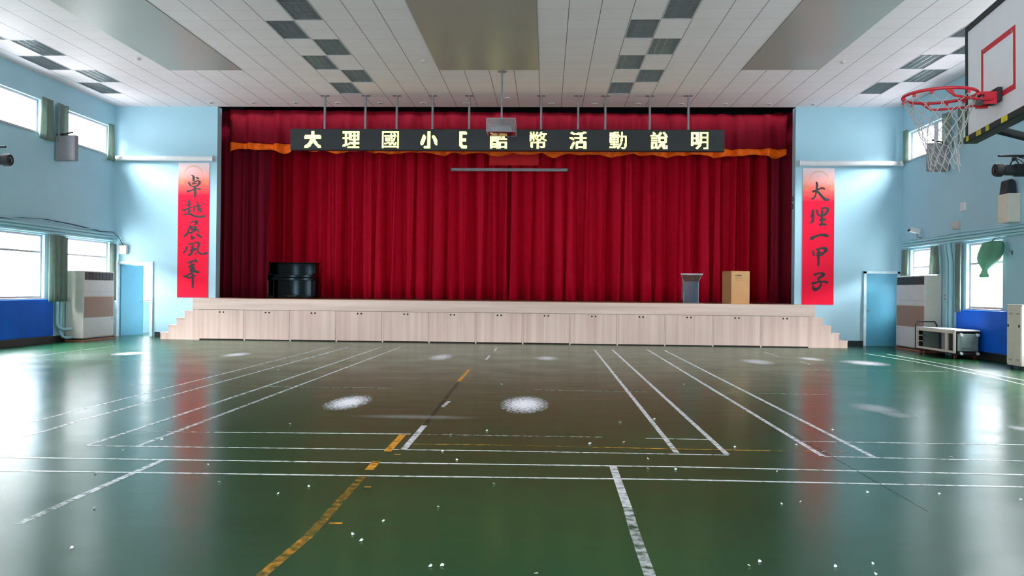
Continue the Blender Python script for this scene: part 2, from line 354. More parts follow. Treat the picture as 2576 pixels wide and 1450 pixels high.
SCRAPS = [[-2.689, 8.578], [-3.657, 8.262], [-3.589, 7.567], [-3.683, 7.038], [-2.71, 6.524], [-3.437, 6.16], [-2.385, 5.942], [-1.697, 5.867], [-1.848, 5.643], [-2.892, 5.175], [-2.569, 4.38], [-0.932, 8.108], [-0.591, 8.368], [0.822, 9.056], [1.229, 9.325], [0.423, 7.758], [0.75, 7.859], [-0.904, 7.259], [-0.738, 6.898], [0.885, 7.091], [0.835, 6.694], [1.053, 6.695], [-0.373, 6.064], [-0.696, 5.383], [-0.988, 5.026], [-0.583, 4.225], [-0.524, 4.24], [-1.111, 4.742], [-1.034, 4.629], [-0.036, 4.149], [2.377, 7.882], [2.519, 7.547], [1.763, 7.714], [1.059, 6.689], [1.863, 6.681], [1.609, 5.649], [1.756, 5.719], [2.33, 6.035], [2.834, 6.029], [3.591, 7.423], [3.335, 5.905], [1.527, 4.374], [1.742, 4.432], [1.148, 4.424], [1.074, 4.352], [1.692, 4.267], [2.161, 12.943], [3.029, 8.796], [-0.67, 12.58], [-4.697, 14.272], [-5.916, 11.186]]
BRUSH_LEFT = [[[0.45, -0.372, 0.046], [0.456, -0.445, 0.072], [0.456, -0.536, 0.065]], [[0.378, -0.353, 0.026], [0.482, -0.414, 0.046]], [[0.521, -0.426, 0.046], [0.619, -0.469, 0.052]], [[0.3, -0.56, 0.039], [0.345, -0.627, 0.059], [0.391, -0.694, 0.046]], [[0.404, -0.596, 0.026], [0.573, -0.524, 0.039], [0.639, -0.566, 0.059], [0.586, -0.645, 0.052], [0.515, -0.694, 0.046]], [[0.404, -0.621, 0.039], [0.56, -0.596, 0.033]], [[0.404, -0.694, 0.039], [0.534, -0.681, 0.039]], [[0.254, -0.839, 0.072], [0.365, -0.815, 0.046], [0.495, -0.767, 0.039], [0.586, -0.754, 0.039], [0.678, -0.779, 0.052]], [[0.489, -0.681, 0.072], [0.502, -0.779, 0.072], [0.508, -0.9, 0.072], [0.495, -1.01, 0.065]], [[0.306, -1.082, 0.033], [0.332, -1.155, 0.065], [0.326, -1.197, 0.059]], [[0.235, -1.21, 0.026], [0.313, -1.24, 0.046], [0.391, -1.197, 0.033]], [[0.332, -1.197, 0.052], [0.339, -1.289, 0.052]], [[0.117, -1.374, 0.026], [0.195, -1.386, 0.059], [0.293, -1.337, 0.039], [0.469, -1.283, 0.033]], [[0.339, -1.289, 0.046], [0.326, -1.386, 0.052], [0.313, -1.471, 0.059]], [[0.313, -1.422, 0.046], [0.391, -1.398, 0.052]], [[0.163, -1.52, 0.039], [0.274, -1.501, 0.039], [0.365, -1.501, 0.059], [0.489, -1.556, 0.059], [0.619, -1.574, 0.059], [0.736, -1.568, 0.062], [0.821, -1.538, 0.059]], [[0.56, -1.106, 0.033], [0.586, -1.21, 0.046], [0.619, -1.331, 0.059], [0.704, -1.447, 0.065]], [[0.469, -1.283, 0.033], [0.586, -1.252, 0.039], [0.691, -1.246, 0.046]], [[0.495, -1.258, 0.039], [0.476, -1.362, 0.039], [0.489, -1.447, 0.033]], [[0.704, -1.319, 0.039], [0.639, -1.374, 0.039], [0.56, -1.398, 0.039]], [[0.717, -1.173, 0.033], [0.775, -1.21, 0.046]], [[0.365, -1.748, 0.039], [0.469, -1.718, 0.039], [0.567, -1.711, 0.072], [0.547, -1.778, 0.072], [0.495, -1.809, 0.039]], [[0.378, -1.815, 0.039], [0.326, -1.942, 0.039], [0.287, -2.058, 0.059], [0.182, -2.167, 0.059]], [[0.352, -1.821, 0.059], [0.391, -1.894, 0.072], [0.456, -1.985, 0.046]], [[0.397, -1.918, 0.039], [0.482, -1.942, 0.052], [0.554, -1.857, 0.046]], [[0.417, -1.869, 0.039], [0.573, -1.869, 0.039]], [[0.313, -2.033, 0.052], [0.391, -2.052, 0.059], [0.469, -2.003, 0.039], [0.567, -1.954, 0.059], [0.639, -1.967, 0.033]], [[0.521, -1.894, 0.072], [0.56, -1.967, 0.052]], [[0.612, -1.991, 0.046], [0.626, -2.04, 0.039]], [[0.554, -2.076, 0.039], [0.639, -2.131, 0.065], [0.723, -2.198, 0.039]], [[0.417, -2.1, 0.039], [0.43, -2.21, 0.072], [0.521, -2.161, 0.039]], [[0.326, -2.36, 0.039], [0.378, -2.378, 0.052], [0.495, -2.348, 0.039], [0.626, -2.305, 0.046]], [[0.287, -2.433, 0.059], [0.261, -2.524, 0.052], [0.215, -2.597, 0.046], [0.156, -2.627, 0.046]], [[0.626, -2.318, 0.072], [0.639, -2.391, 0.072], [0.606, -2.482, 0.052], [0.606, -2.591, 0.052], [0.678, -2.646, 0.059], [0.769, -2.664, 0.046], [0.854, -2.634, 0.072], [0.88, -2.652, 0.046]], [[0.404, -2.451, 0.039], [0.495, -2.415, 0.039]], [[0.404, -2.457, 0.039], [0.469, -2.5, 0.059], [0.573, -2.536, 0.052]], [[0.45, -2.482, 0.072], [0.424, -2.621, 0.072], [0.365, -2.688, 0.059], [0.313, -2.688, 0.033]], [[0.365, -2.561, 0.039], [0.456, -2.548, 0.065], [0.554, -2.536, 0.046]], [[0.521, -2.627, 0.033], [0.567, -2.67, 0.039]], [[0.309, -2.94, 0.039], [0.402, -2.883, 0.054], [0.571, -2.868, 0.046]], [[0.371, -2.868, 0.039], [0.432, -2.962, 0.054]], [[0.533, -2.796, 0.039], [0.556, -2.868, 0.062], [0.602, -2.904, 0.054]], [[0.332, -3.041, 0.046], [0.417, -2.998, 0.062], [0.525, -2.962, 0.046]], [[0.347, -3.048, 0.054], [0.432, -3.063, 0.069], [0.533, -3.056, 0.054]], [[0.363, -3.135, 0.046], [0.494, -3.156, 0.085], [0.587, -3.185, 0.069], [0.656, -3.203, 0.062]], [[0.432, -2.962, 0.069], [0.448, -3.084, 0.085], [0.432, -3.185, 0.077], [0.448, -3.272, 0.054]], [[0.479, -3.048, 0.069], [0.494, -3.156, 0.069]], [[0.178, -3.3, 0.054], [0.263, -3.322, 0.062], [0.355, -3.257, 0.054], [0.448, -3.228, 0.046]], [[0.263, -3.322, 0.046], [0.363, -3.365, 0.046], [0.479, -3.293, 0.046], [0.564, -3.293, 0.046]], [[0.456, -3.243, 0.069], [0.463, -3.372, 0.066], [0.471, -3.516, 0.069], [0.463, -3.668, 0.062]]]
BRUSH_RIGHT = [[[0.364, -0.391, 0.042], [0.394, -0.45, 0.064], [0.388, -0.568, 0.055], [0.37, -0.656, 0.049], [0.358, -0.762, 0.042], [0.303, -0.85, 0.049], [0.237, -0.873, 0.042]], [[0.261, -0.668, 0.073], [0.34, -0.644, 0.055], [0.437, -0.597, 0.049], [0.534, -0.568, 0.061], [0.619, -0.597, 0.055]], [[0.388, -0.638, 0.055], [0.461, -0.715, 0.067], [0.546, -0.815, 0.079], [0.637, -0.885, 0.085], [0.746, -0.891, 0.055]], [[0.255, -1.232, 0.07], [0.325, -1.198, 0.07]], [[0.281, -1.215, 0.061], [0.281, -1.334, 0.079], [0.29, -1.453, 0.07]], [[0.211, -1.368, 0.044], [0.334, -1.334, 0.061]], [[0.307, -1.453, 0.079], [0.264, -1.521, 0.07], [0.22, -1.555, 0.061]], [[0.387, -1.164, 0.048], [0.413, -1.257, 0.053], [0.448, -1.334, 0.053], [0.518, -1.342, 0.044]], [[0.518, -1.146, 0.044], [0.615, -1.121, 0.053], [0.703, -1.155, 0.07], [0.685, -1.232, 0.07], [0.615, -1.317, 0.07], [0.527, -1.342, 0.061]], [[0.545, -1.164, 0.053], [0.536, -1.274, 0.061], [0.536, -1.453, 0.061], [0.536, -1.606, 0.061]], [[0.518, -1.232, 0.044], [0.597, -1.249, 0.035]], [[0.457, -1.479, 0.061], [0.562, -1.453, 0.07], [0.65, -1.444, 0.061]], [[0.457, -1.615, 0.079], [0.562, -1.589, 0.061], [0.668, -1.602, 0.066]], [[0.211, -1.972, 0.079], [0.264, -1.981, 0.105], [0.351, -1.938, 0.07], [0.492, -1.896, 0.061], [0.615, -1.896, 0.088], [0.729, -1.93, 0.079]], [[0.279, -2.329, 0.05], [0.309, -2.406, 0.055], [0.329, -2.483, 0.065]], [[0.369, -2.309, 0.05], [0.499, -2.27, 0.045], [0.619, -2.27, 0.09], [0.659, -2.319, 0.1], [0.609, -2.377, 0.07], [0.539, -2.454, 0.06], [0.499, -2.474, 0.05]], [[0.449, -2.29, 0.05], [0.459, -2.367, 0.07], [0.449, -2.474, 0.09], [0.454, -2.619, 0.065], [0.444, -2.783, 0.06]], [[0.389, -2.387, 0.04], [0.559, -2.387, 0.05]], [[0.389, -2.474, 0.06], [0.529, -2.464, 0.06]], [[0.329, -3.035, 0.1], [0.419, -2.986, 0.05], [0.519, -2.967, 0.055], [0.599, -3.006, 0.09], [0.539, -3.064, 0.08], [0.449, -3.122, 0.055], [0.479, -3.18, 0.055], [0.529, -3.238, 0.06], [0.509, -3.335, 0.06], [0.439, -3.412, 0.08], [0.349, -3.431, 0.1], [0.309, -3.383, 0.06], [0.309, -3.315, 0.045]], [[0.26, -3.277, 0.08], [0.379, -3.238, 0.06], [0.539, -3.209, 0.04], [0.639, -3.209, 0.065], [0.719, -3.247, 0.08]]]
LED = {'大': [7680, 7680, 7680, 7680, 7680, 2097150, 4194303, 4194303, 4194303, 4194303, 16128, 32640, 32640, 65472, 64480, 130016, 258544, 516344, 2089086, 4177983, 4161567, 4063247], '理': [4194303, 4194303, 4193511, 474343, 474343, 475135, 475135, 474343, 4193511, 4193511, 475135, 466943, 458976, 458976, 466943, 475135, 524287, 2089184, 4161760, 3932384, 32767, 65535], '國': [4194303, 4194303, 3147363, 3147379, 3147315, 3670011, 3670011, 3147555, 3407667, 3406691, 3357539, 3406819, 3406787, 3146115, 3210139, 3669979, 3608315, 3153011, 3145731, 4194303, 4194303, 3145731], '小': [7680, 7680, 7680, 7680, 138752, 466480, 499320, 1023612, 1023548, 1023550, 2039326, 2039327, 2039327, 4070927, 4070927, 3939855, 3939847, 1580547, 7680, 130560, 261632, 130560], 'E': [2044, 2046, 2046, 2046, 1920, 1920, 1920, 1920, 1920, 2044, 2044, 2044, 2044, 1920, 1920, 1920, 1920, 1984, 2046, 1022, 510, 254], '酷': [120, 4193272, 4193272, 1041407, 1042431, 4194303, 4194168, 4194168, 4192376, 4194303, 4194303, 4192256, 4126720, 3948543, 3686399, 4194055, 4194055, 3686151, 4194055, 4194303, 4194303, 3686151], '幣': [1249472, 3357120, 1782271, 1795071, 4194188, 4194204, 4185304, 4151544, 4159600, 3897848, 3350430, 3350279, 2104320, 1048572, 2097148, 1842204, 1842204, 1842204, 1842204, 1842684, 793848, 7168], '活': [786462, 2035711, 1048568, 245728, 480, 480, 480, 3997695, 4161535, 983520, 197088, 480, 8190, 245759, 245759, 505871, 473103, 997391, 931855, 1982463, 1851391, 1849359], '動': [130144, 4193376, 2064480, 4193376, 4193888, 4194303, 2096127, 4193379, 3771491, 4193507, 4193507, 3771619, 4193475, 4193475, 98499, 2096583, 2096519, 99207, 130823, 4194054, 4181630, 3132], '說': [394040, 460728, 493340, 200478, 4193806, 4193287, 16383, 2097150, 2093054, 3598, 2092558, 2092558, 4094, 2093054, 2089976, 1893368, 1894392, 1894267, 1896315, 2096763, 2096191, 1849407], '明': [4192255, 4192255, 4192003, 3733251, 3733251, 3733251, 3733503, 4192255, 4192003, 3733251, 3733251, 3735299, 3735551, 4194303, 4194051, 4189699, 3677699, 3677699, 15363, 30723, 61503, 24639]}

# ---------------------------------------------------------------- the hall
def rects_minus(u0, u1, v0, v1, holes):
    us = sorted({u0, u1, *[min(max(q, u0), u1) for h in holes for q in h[:2]]})
    out = []
    for a, b in zip(us, us[1:]):
        if b-a < 1e-6: continue
        cuts = sorted((max(h[2], v0), min(h[3], v1)) for h in holes if h[0] < b-1e-6 and h[1] > a+1e-6)
        v = v0
        for c, d in cuts:
            if c > v+1e-6: out.append((a, b, v, c))
            v = max(v, d)
        if v1 > v+1e-6: out.append((a, b, v, v1))
    return out
YS = 28.2                                    # rear of the stage house
mb = MB(); mb.box(XL-.3, XR+.3, YR-.3, 27.4, -.15, 0)
floor = struct('floor', mb, M['floor'], 'green painted gym floor with worn court lines', 'floor')
T = .28
for nm, x0, x1, hs in (('wall_left', XL-T, XL, [(a, b, *ZUL) for a, b in UP_L] + [(a, b, *ZLL) for a, b in LO_L] + [(24.6, 26.6, 1.0, 2.8)]),
                       ('wall_right', XR, XR+T, [(a, b, *ZUR) for a, b in UP_R] + [(a, b, *ZLR) for a, b in LO_R])):
    mb = MB()
    for a, b, c, d in rects_minus(YR-.3, 27.4, 0, ZC, hs): mb.box(x0, x1, a, b, c, d)
    struct(nm, mb, M['wall'], 'pale blue side wall on the %s with two rows of windows' % nm[5:], 'wall')
OPX0, OPX1 = -9.63, 7.01
mb = MB()
for a, b, c, d in rects_minus(XL, XR, 0, ZC, [(OPX0, OPX1, 0, ZC), (-12.56, -11.56, 0, 2.12)]): mb.box(a, b, YB, YB+.3, c, d)
struct('wall_back', mb, M['wall'], 'pale blue end wall on both sides of the stage opening', 'wall')
mb = MB()
for a, b, c, d in rects_minus(XL, XR, 0, ZC, [(h[0], h[1], h[2], h[3]) for h in REAR]): mb.box(a, b, YR-T, YR, c, d)
struct('wall_rear', mb, M['wall'], 'pale blue wall behind the viewer', 'wall')
# stage house and the small room behind the open door
mb = MB(); mb.box(-10.6, 8.4, YS, YS+.2, 0, 8); mb.box(-10.8, -10.6, YB+.3, YS+.2, 0, 8); mb.box(8.4, 8.6, YB+.3, YS+.2, 0, 8); mb.box(-10.8, 8.6, YB+.3, YS+.2, 8, 8.2)
mb.box(-10.8, 8.6, YB+.0, YB+.3, ZC+.2, 8.2)
struct('wall_stage', mb, M['darkwall'], 'dark walls around the stage behind the curtains', 'wall')
mb = MB(); mb.box(XL, -10.8, 27.0, 27.2, 0, 3.2); mb.box(-10.85, -10.8, YB+.3, 27, 0, 3.2); mb.box(XL, -10.8, YB+.3, 27.2, 3.2, 3.3)
struct('wall_side_room', mb, M['whitewall'], 'white walls of the small room behind the open door', 'wall')

# ceiling with its light openings
def cell(c, r): return (GX+.6*c, GX+.6*c+.6, GY+1.2*r, GY+1.2*r+1.2)
LIGHTS = []
for base in (-11, 0, 12, 23):
    for r in range(-6, 5):
        LIGHTS.append((base, r, base + (1 if r % 2 else 0)))
holes = [cell(c, r) for _, r, c in LIGHTS]
mb = MB()
for a, b, c, d in rects_minus(XL-T, XR+T, YR-T, YB+.02, holes): mb.box(a, b, c, d, ZC, ZC+.16)
struct('ceiling', mb, M['ceiling'], 'white tiled ceiling with dark joints', 'ceiling')
for i, (c0, c1, wh) in enumerate(((-6, -3, 'left of the'), (5, 9, 'at the'), (17, 20, 'right of the'))):
    mb = MB(); mb.box(GX+.6*c0, GX+.6*c1, 2.0, GY+3.6, ZC-.012, ZC-.002)
    struct('ceiling_panel', mb, M['greypanel'], 'long satin grey ceiling sheet %s room centre' % wh, 'ceiling panel')

def light_fitting():
    t = thing('ceiling_light', '', 'ceiling light', (0, 0, 0), group='louvred ceiling lights')
    e = .012
    mb = MB(); mb.box(e, .6-e, e, 1.2-e, .145, .15); mb.box(e, e+.01, e, 1.2-e, .002, .145); mb.box(.6-e-.01, .6-e, e, 1.2-e, .002, .145); mb.box(e, .6-e, e, e+.01, .002, .145); mb.box(e, .6-e, 1.2-e-.01, 1.2-e, .002, .145)
    put('tray', mb, M['recess'], t)
    for k in range(3):
        x = .15+.15*k; mb = MB().tube([(x, .04, .105), (x, 1.16, .105)], .014, 8); put('lamp_tube', mb, M['tubeglass'], t, smooth=True)
    mb = MB()
    for k in range(1, 4): mb.box(.15*k-.004, .15*k+.004, .03, 1.17, .004, .07)
    for k in range(1, 16): mb.box(.025, .575, .075*k-.003, .075*k+.003, .004, .06)
    put('louvre', mb, M['fin'], t)
    mb = MB()
    mb.box(0, .6, 0, .022, -.004, .002); mb.box(0, .6, 1.178, 1.2, -.004, .002); mb.box(0, .022, .022, 1.178, -.004, .002); mb.box(.578, .6, .022, 1.178, -.004, .002)
    put('frame', mb, M['alu'], t)
    return t
STRIP = {-11: 'along the left wall', 0: 'left of the central grey sheet', 12: 'right of the central grey sheet', 23: 'along the right wall'}
proto = None
for base, r, c in LIGHTS:
    if r < -2: continue
    x, _, y, _ = cell(c, r)
    lab = 'dark louvred ceiling light %s, %s from the stage' % (STRIP[base], ORD[4-r])
    if proto is None:
        proto = light_fitting(); proto.location = (x, y, ZC); proto['label'] = lab
    else: dup(proto, (x, y, ZC), lab)
# the openings nearer than the frame are closed by plain trays
mb = MB()
for base, r, c in LIGHTS:
    if r < -2:
        a, b, y0, y1 = cell(c, r); mb.box(a, b, y0, y1, ZC+.1, ZC+.12)
struct('ceiling_tray', mb, M['recess'], 'light openings in the ceiling near the viewer', 'ceiling')

def downlight():
    t = thing('downlight', '', 'downlight', group='small downlights above the stage edge')
    put('ring', MB().ring((0, 0, -.004), .075, .012, 24, 6), M['whitemetal'], t, smooth=True)
    put('reflector', MB().lathe([(.07, -.003), (.06, -.001), (.01, -.0005)], 20), M['dark'], t, smooth=True)
    for s in (-1, 1): put('bulb', MB().tube([(s*.03, -.05, -.012), (s*.03, .05, -.012)], .009, 8), M['tubeglass'], t, smooth=True)
    return t
pd = None
for i in range(15):
    x, y = -9.6+1.212*i, (22.5 if i == 7 else 23.05+.012*i)
    if abs(x-OPX0) < 0: pass
    lab = 'small round downlight above the stage edge, %s from left' % ORD[i]
    if pd is None: pd = downlight(); pd.location = (x, y, ZC); pd['label'] = lab
    else: dup(pd, (x, y, ZC), lab)
ps = None
for (x, y), lab in zip(((-9.49, 18.61), (-2.89, 18.81), (6.68, 18.95)), ('small round smoke detector on the ceiling towards the left wall', 'small round smoke detector left of the central grey sheet', 'small round smoke detector on the ceiling towards the right wall')):
    if ps is None:
        ps = thing('smoke_detector', lab, 'smoke detector', (x, y, ZC), group='smoke detectors')
        put('base', MB().lathe([(.06, 0), (.06, -.012), (.05, -.016)], 20), M['beigebox'], ps, smooth=True)
        put('sensor', MB().lathe([(.045, -.016), (.04, -.045), (.015, -.05)], 20), M['beigebox'], ps, smooth=True)
    else: dup(ps, (x, y, ZC), lab)

# ---------------------------------------------------------------- floor paint
def strip(mb, pts, w, z):
    P = [Vector((x, y, 0)) for x, y in pts]; vs = []
    for i, p in enumerate(P):
        t = (P[min(i+1, len(P)-1)]-P[max(i-1, 0)]).normalized(); n = Vector((-t.y, t.x, 0))*w/2
        vs += [(p.x+n.x, p.y+n.y, z), (p.x-n.x, p.y-n.y, z)]
    return mb.add(vs, [(2*i, 2*i+1, 2*i+3, 2*i+2) for i in range(len(P)-1)])
PC = {}
for i, (k, w, wear, pts) in enumerate(LINES):
    key = (k, round(wear*10))
    if key not in PC: PC[key] = paint_mat('worn line paint', {'w': (226, 226, 232), 'o': (222, 152, 40), 'd': (34, 46, 38)}[k], wear)
    ob = put('court_line', strip(MB(), pts, w, .0012+.00006*(i % 9)), PC[key], floor)
    if k == 'o': ob['label'] = 'worn orange court line'
    if k == 'd': ob['label'] = 'dark seam in the floor'
SM = {}
for i, (x, y, a, b, k) in enumerate(SCUFFS):
    if k not in SM: SM[k] = scuff_mat('pale scuff', k)
    n = 24; mb = MB().add([(0, 0, 0)]+[(math.cos(2*PI*q/n), math.sin(2*PI*q/n), 0) for q in range(n)], [(0, q+1, (q+1) % n+1) for q in range(n)])
    ob = put('scuff_mark', mb, SM[k], floor, loc=(x, y, .002+.00005*i)); ob.scale = (a*1.05, b*1.25, 1); ob['label'] = 'pale scuffed spot worn into the floor'
rs = random.Random(3)
for i, (x, y) in enumerate(SCRAPS):
    s = rs.uniform(.006, .011)*(1 if y < 7 else 1.5); mb = MB()
    vs = [(-s, -s*.5, 0), (s*.8, -s*.7, .002), (s, s*.4, .006), (-.2*s, s*.8, .010), (-s*.9, s*.3, .004)]
    mb.add(vs + [(a, b, c+.003) for a, b, c in vs], [(4, 3, 2, 1, 0), (5, 6, 7, 8, 9)] + [(q, (q+1) % 5, (q+1) % 5+5, q+5) for q in range(5)])
    ob = put('paper_scrap', mb, M['paper'], loc=(x, y, .002)); ob.rotation_euler = (0, 0, rs.uniform(0, 6.28))
    tag(ob, 'tiny white paper scrap lying loose on the green floor', 'paper scrap', 'paper scraps littering the floor')

# ---------------------------------------------------------------- windows
wn = 0
def window(side, y0, y1, z0, z1, hz=(), vy=(), post=.045, lab=''):
    global wn; wn += 1
    x = XL-.12 if side == 'left' else XR+.12
    t = thing('window_%d' % wn, lab or 'white framed %s window in the %s wall, %s from the stage' % ('high' if z0 > 4 else 'low', side, ORD[int((23.5-y0)/3.2)]), 'window', (x, (y0+y1)/2, z0), kind='structure')
    w, h = (y1-y0)/2, z1-z0; d = .035; mb = MB()
    mb.box(-d, d, -w, -w+.05, 0, h); mb.box(-d, d, w-.05, w, 0, h); mb.box(-d, d, -w+.05, w-.05, 0, .05); mb.box(-d, d, -w+.05, w-.05, h-.05, h)
    put('frame', mb, M['alu'], t)
    for z in hz: put('mullion', MB().box(-d*.8, d*.8, -w+.05, w-.05, z-z0-.025, z-z0+.025), M['alu'], t)
    for y in vy: put('mullion', MB().box(-d*.8, d*.8, y-(y0+y1)/2-post, y-(y0+y1)/2+post, .05, h-.05), M['alu'], t)
    put('pane', MB().box(-.003, .003, -w+.05, w-.05, .05, h-.05), M['glass'], t)
    s = 1 if side == 'left' else -1
    a, b = sorted((s*.0, s*.16)); put('sill', MB().box(a, b, -w, w, -.03, .0), M['alu'], t)
for a, b in UP_L[:4]: window('left', a, b, *ZUL, vy=((a+b)/2-.9,))
for a, b in LO_L[:3]: window('left', a, b, *ZLL, hz=(2.3,))
for i, (a, b) in enumerate(UP_R[:4]): window('right', a, b, *ZUR, vy=((21.75,) if i == 0 else ((a+b)/2,)), post=(.12 if i == 0 else .05))
for a, b in LO_R[:3]: window('right', a, b, *ZLR, hz=(2.2,))
for a, b in ((24.6, 26.6),): window('left', a, b, 1.0, 2.8, lab='unseen window added to light the small room behind the open teal door')

# curtains hanging in folds; p0 -> p1 in plan, widths at top and bottom
def drape(mb, p0, p1, z0, z1, nf, amp, seed, nz=10, squeeze=None, bow=0):
    r = random.Random(seed); L = (Vector(p1)-Vector(p0)).length; d = (Vector(p1)-Vector(p0)).normalized(); n = Vector((d.y, -d.x))
    nx = max(8, int(nf*9)); ph = [r.uniform(0, 6.28) for _ in range(4)]; fr = [r.uniform(.8, 1.2) for _ in range(4)]
    vs = []
    for j in range(nz+1):
        v = j/nz; z = z1+(z0-z1)*v; q = 1.0 if squeeze is None else squeeze(v)
        for i in range(nx+1):
            u = i/nx; a = 2*PI*nf*u
            w = math.sin(a*fr[0]+ph[0])*.65 + math.sin(a*.53*fr[1]+ph[1]+.5*v)*.4 + math.sin(a*1.9*fr[2]+ph[2])*.22
            w = math.copysign(abs(w)**.8, w)*amp*(.75+.25*v)
            c = (q*(u-.5)+.5)*L + .15*amp*math.sin(a*.7+3*v+ph[3])
            vs.append((p0[0]+d.x*c+n.x*(w+bow*math.sin(PI*v)), p0[1]+d.y*c+n.y*(w+bow*math.sin(PI*v)), z))
    return mb.add(vs, [(j*(nx+1)+i, j*(nx+1)+i+1, (j+1)*(nx+1)+i+1, (j+1)*(nx+1)+i) for j in range(nz) for i in range(nx)])
def curtain(side, y0, y1, z0, z1, lab, seed, nf=3, squeeze=None, group='window curtains', off=.10):
    x = XL+off if side == 'left' else XR-off
    ob = put('window_curtain', drape(MB(), (x, y0), (x, y1), z0, z1, nf, .035, seed, squeeze=squeeze), M['curtain'], smooth=True, solid=.012)
    return tag(ob, lab, 'curtain', group)
curtain('left', 19.82, 20.42, 5.12, 6.16, 'grey green curtain at the stage end of the high left window nearer the viewer', 1, 3, lambda v: .75+.3*v)
curtain('left', 20.58, 21.06, 5.16, 6.16, 'grey green curtain beside the grey wall speaker on the left', 2, 2.5)
curtain('left', 22.96, 23.33, 5.08, 6.14, 'narrow curtain in the corner at the end of the high left window', 3, 2, lambda v: .7+.35*v)
curtain('left', 20.1, 20.82, 1.05, 2.74, 'wide grey green curtain between the two low left windows', 4, 4, off=.18)
curtain('left', 20.94, 21.09, 1.05, 2.72, 'narrow curtain at the viewer end of the left air conditioner window', 5, 2)
curtain('left', 23.2, 23.5, 1.05, 2.70, 'narrow curtain in the corner beside the open teal door', 6, 2)
curtain('right', 22.98, 23.3, 5.10, 6.0, 'pale curtain in the corner at the end of the high right window', 7, 2)
curtain('right', 20.62, 20.98, 5.08, 5.98, 'curtain behind the basket net beside the wall speaker', 8, 2)
curtain('right', 19.85, 20.25, 5.08, 5.95, 'curtain end just beside the lower corner of the backboard', 9, 2)
curtain('right', 22.86, 23.24, 1.98, 2.70, 'narrow curtain above the right air conditioner near the door', 10, 2)
curtain('right', 21.1, 21.62, 1.98, 2.70, 'curtain above the right air conditioner next to the pipes', 11, 2.5, lambda v: .7+.35*v)
curtain('right', 20.0, 20.30, 1.04, 2.70, 'long curtain at the left edge of the low right window above the trolley', 12, 2.5)
t = thing('tied_curtain', 'green curtain knotted up into a hanging bundle in the low right window', 'curtain', (9.78, 18.47, 1.85))
prof = [(0, .81, .40, .10), (.0, .70, .41, .14), (.06, .55, .42, .18), (.14, .42, .38, .18), (.20, .31, .26, .13), (.26, .22, .12, .08), (.29, .16, .085, .06)]
def blob(pr, n=20, seed=0):
    r = random.Random(seed); mb = MB(); vs = []; fs = []
    for cy, z, ry, rx in pr:
        for k in range(n):
            a = 2*PI*k/n; w = 1+.08*math.sin(3*a+5*z)+.05*math.sin(7*a)
            vs.append((rx*w*math.cos(a), cy+ry*w*math.sin(a), z))
    for i in range(len(pr)-1):
        for k in range(n): fs.append((i*n+k, i*n+(k+1) % n, (i+1)*n+(k+1) % n, (i+1)*n+k))
    fs += [tuple(range(n-1, -1, -1)), tuple((len(pr)-1)*n+k for k in range(n))]
    return mb.add(vs, fs)
put('bundle', blob(prof), M['bag'], t, smooth=True, sub=1)
put('tail', blob([(.29, .17, .085, .06), (.30, .10, .11, .07), (.31, .04, .17, .09), (.32, .0, .12, .06)], seed=2), M['bag'], t, smooth=True)
put('cord', MB().tube([(0, .02, .80), (.05, .0, .86), (.17, .0, .87)], .012, 6), M['cable'], t, smooth=True)

# baseboards, padding, pillars
def runs(y0, y1, skip):
    out = []; y = y0
    for a, b in skip: out.append((y, a)); y = b
    out.append((y, y1)); return out
for nm, x0, x1 in (('baseboard_left', XL, XL+.02), ('baseboard_right', XR-.02, XR)):
    struct(nm, MB().box(x0, x1, YR, YB, 0, .16), M['black'], 'black baseboard along the %s wall' % nm[10:], 'baseboard')
mb = MB(); mb.box(-11.42, -9.9, YB-.02, YB, 0, .14); mb.box(7.4, 8.93, YB-.02, YB, 0, .14)
struct('baseboard_back', mb, M['black'], 'black baseboard under the end wall beside the stage steps', 'baseboard')
def pad(side, y0, y1, lab):
    x0, x1 = (XL, XL+.07) if side == 'left' else (XR-.07, XR)
    ob = put('wall_pad', MB().box(x0, x1, y0, y1, .17, 1.11), M['blue'], bevel=.02); tag(ob, lab, 'wall pad', 'blue wall pads')
pad('left', 17.6, 20.55, 'blue padded wall panel under the low left window')
pad('left', 13.9, 17.4, 'blue padded wall panel on the left nearer than the frame')
pad('right', 17.9, 20.32, 'blue padded wall panel behind the trolley on the right')
pad('right', 13.9, 17.7, 'blue padded wall panel behind the beige locker')

# doors
t = thing('door_1', 'teal door standing open in the left corner of the end wall', 'door', (-12.06, YB, 0), kind='structure')
mb = MB(); mb.box(-.57, -.49, -.03, .3, 0, 2.13); mb.box(.49, .57, -.03, .3, 0, 2.13); mb.box(-.57, .57, -.03, .3, 2.12, 2.19)
put('frame', mb, M['frame'], t)
lf = put('leaf', MB().box(0, .92, -.022, .022, .01, 2.10), M['door'], t, loc=(-.47, .14, 0)); lf.rotation_euler = (0, 0, math.radians(76))
mb = MB().tube([(.86, -.022, 1.0), (.86, -.06, 1.0), (.76, -.06, 1.0)], .01, 8); put('handle', mb, M['steel'], lf, smooth=True)
t = thing('door_2', 'closed teal door in the right corner of the end wall', 'door', (9.43, YB, 0), kind='structure')
mb = MB(); mb.box(-.50, -.43, -.05, 0, 0, 2.10); mb.box(.43, .50, -.05, 0, 0, 2.10); mb.box(-.50, .50, -.05, 0, 2.04, 2.11)
put('frame', mb, M['frame'], t)
lf = put('leaf', MB().box(-.43, .43, -.03, -.002, .01, 2.04), M['door'], t)
put('handle', MB().tube([(-.38, -.03, 1.0), (-.38, -.07, 1.0), (-.30, -.07, 1.0)], .01, 8), M['steel'], lf, smooth=True)

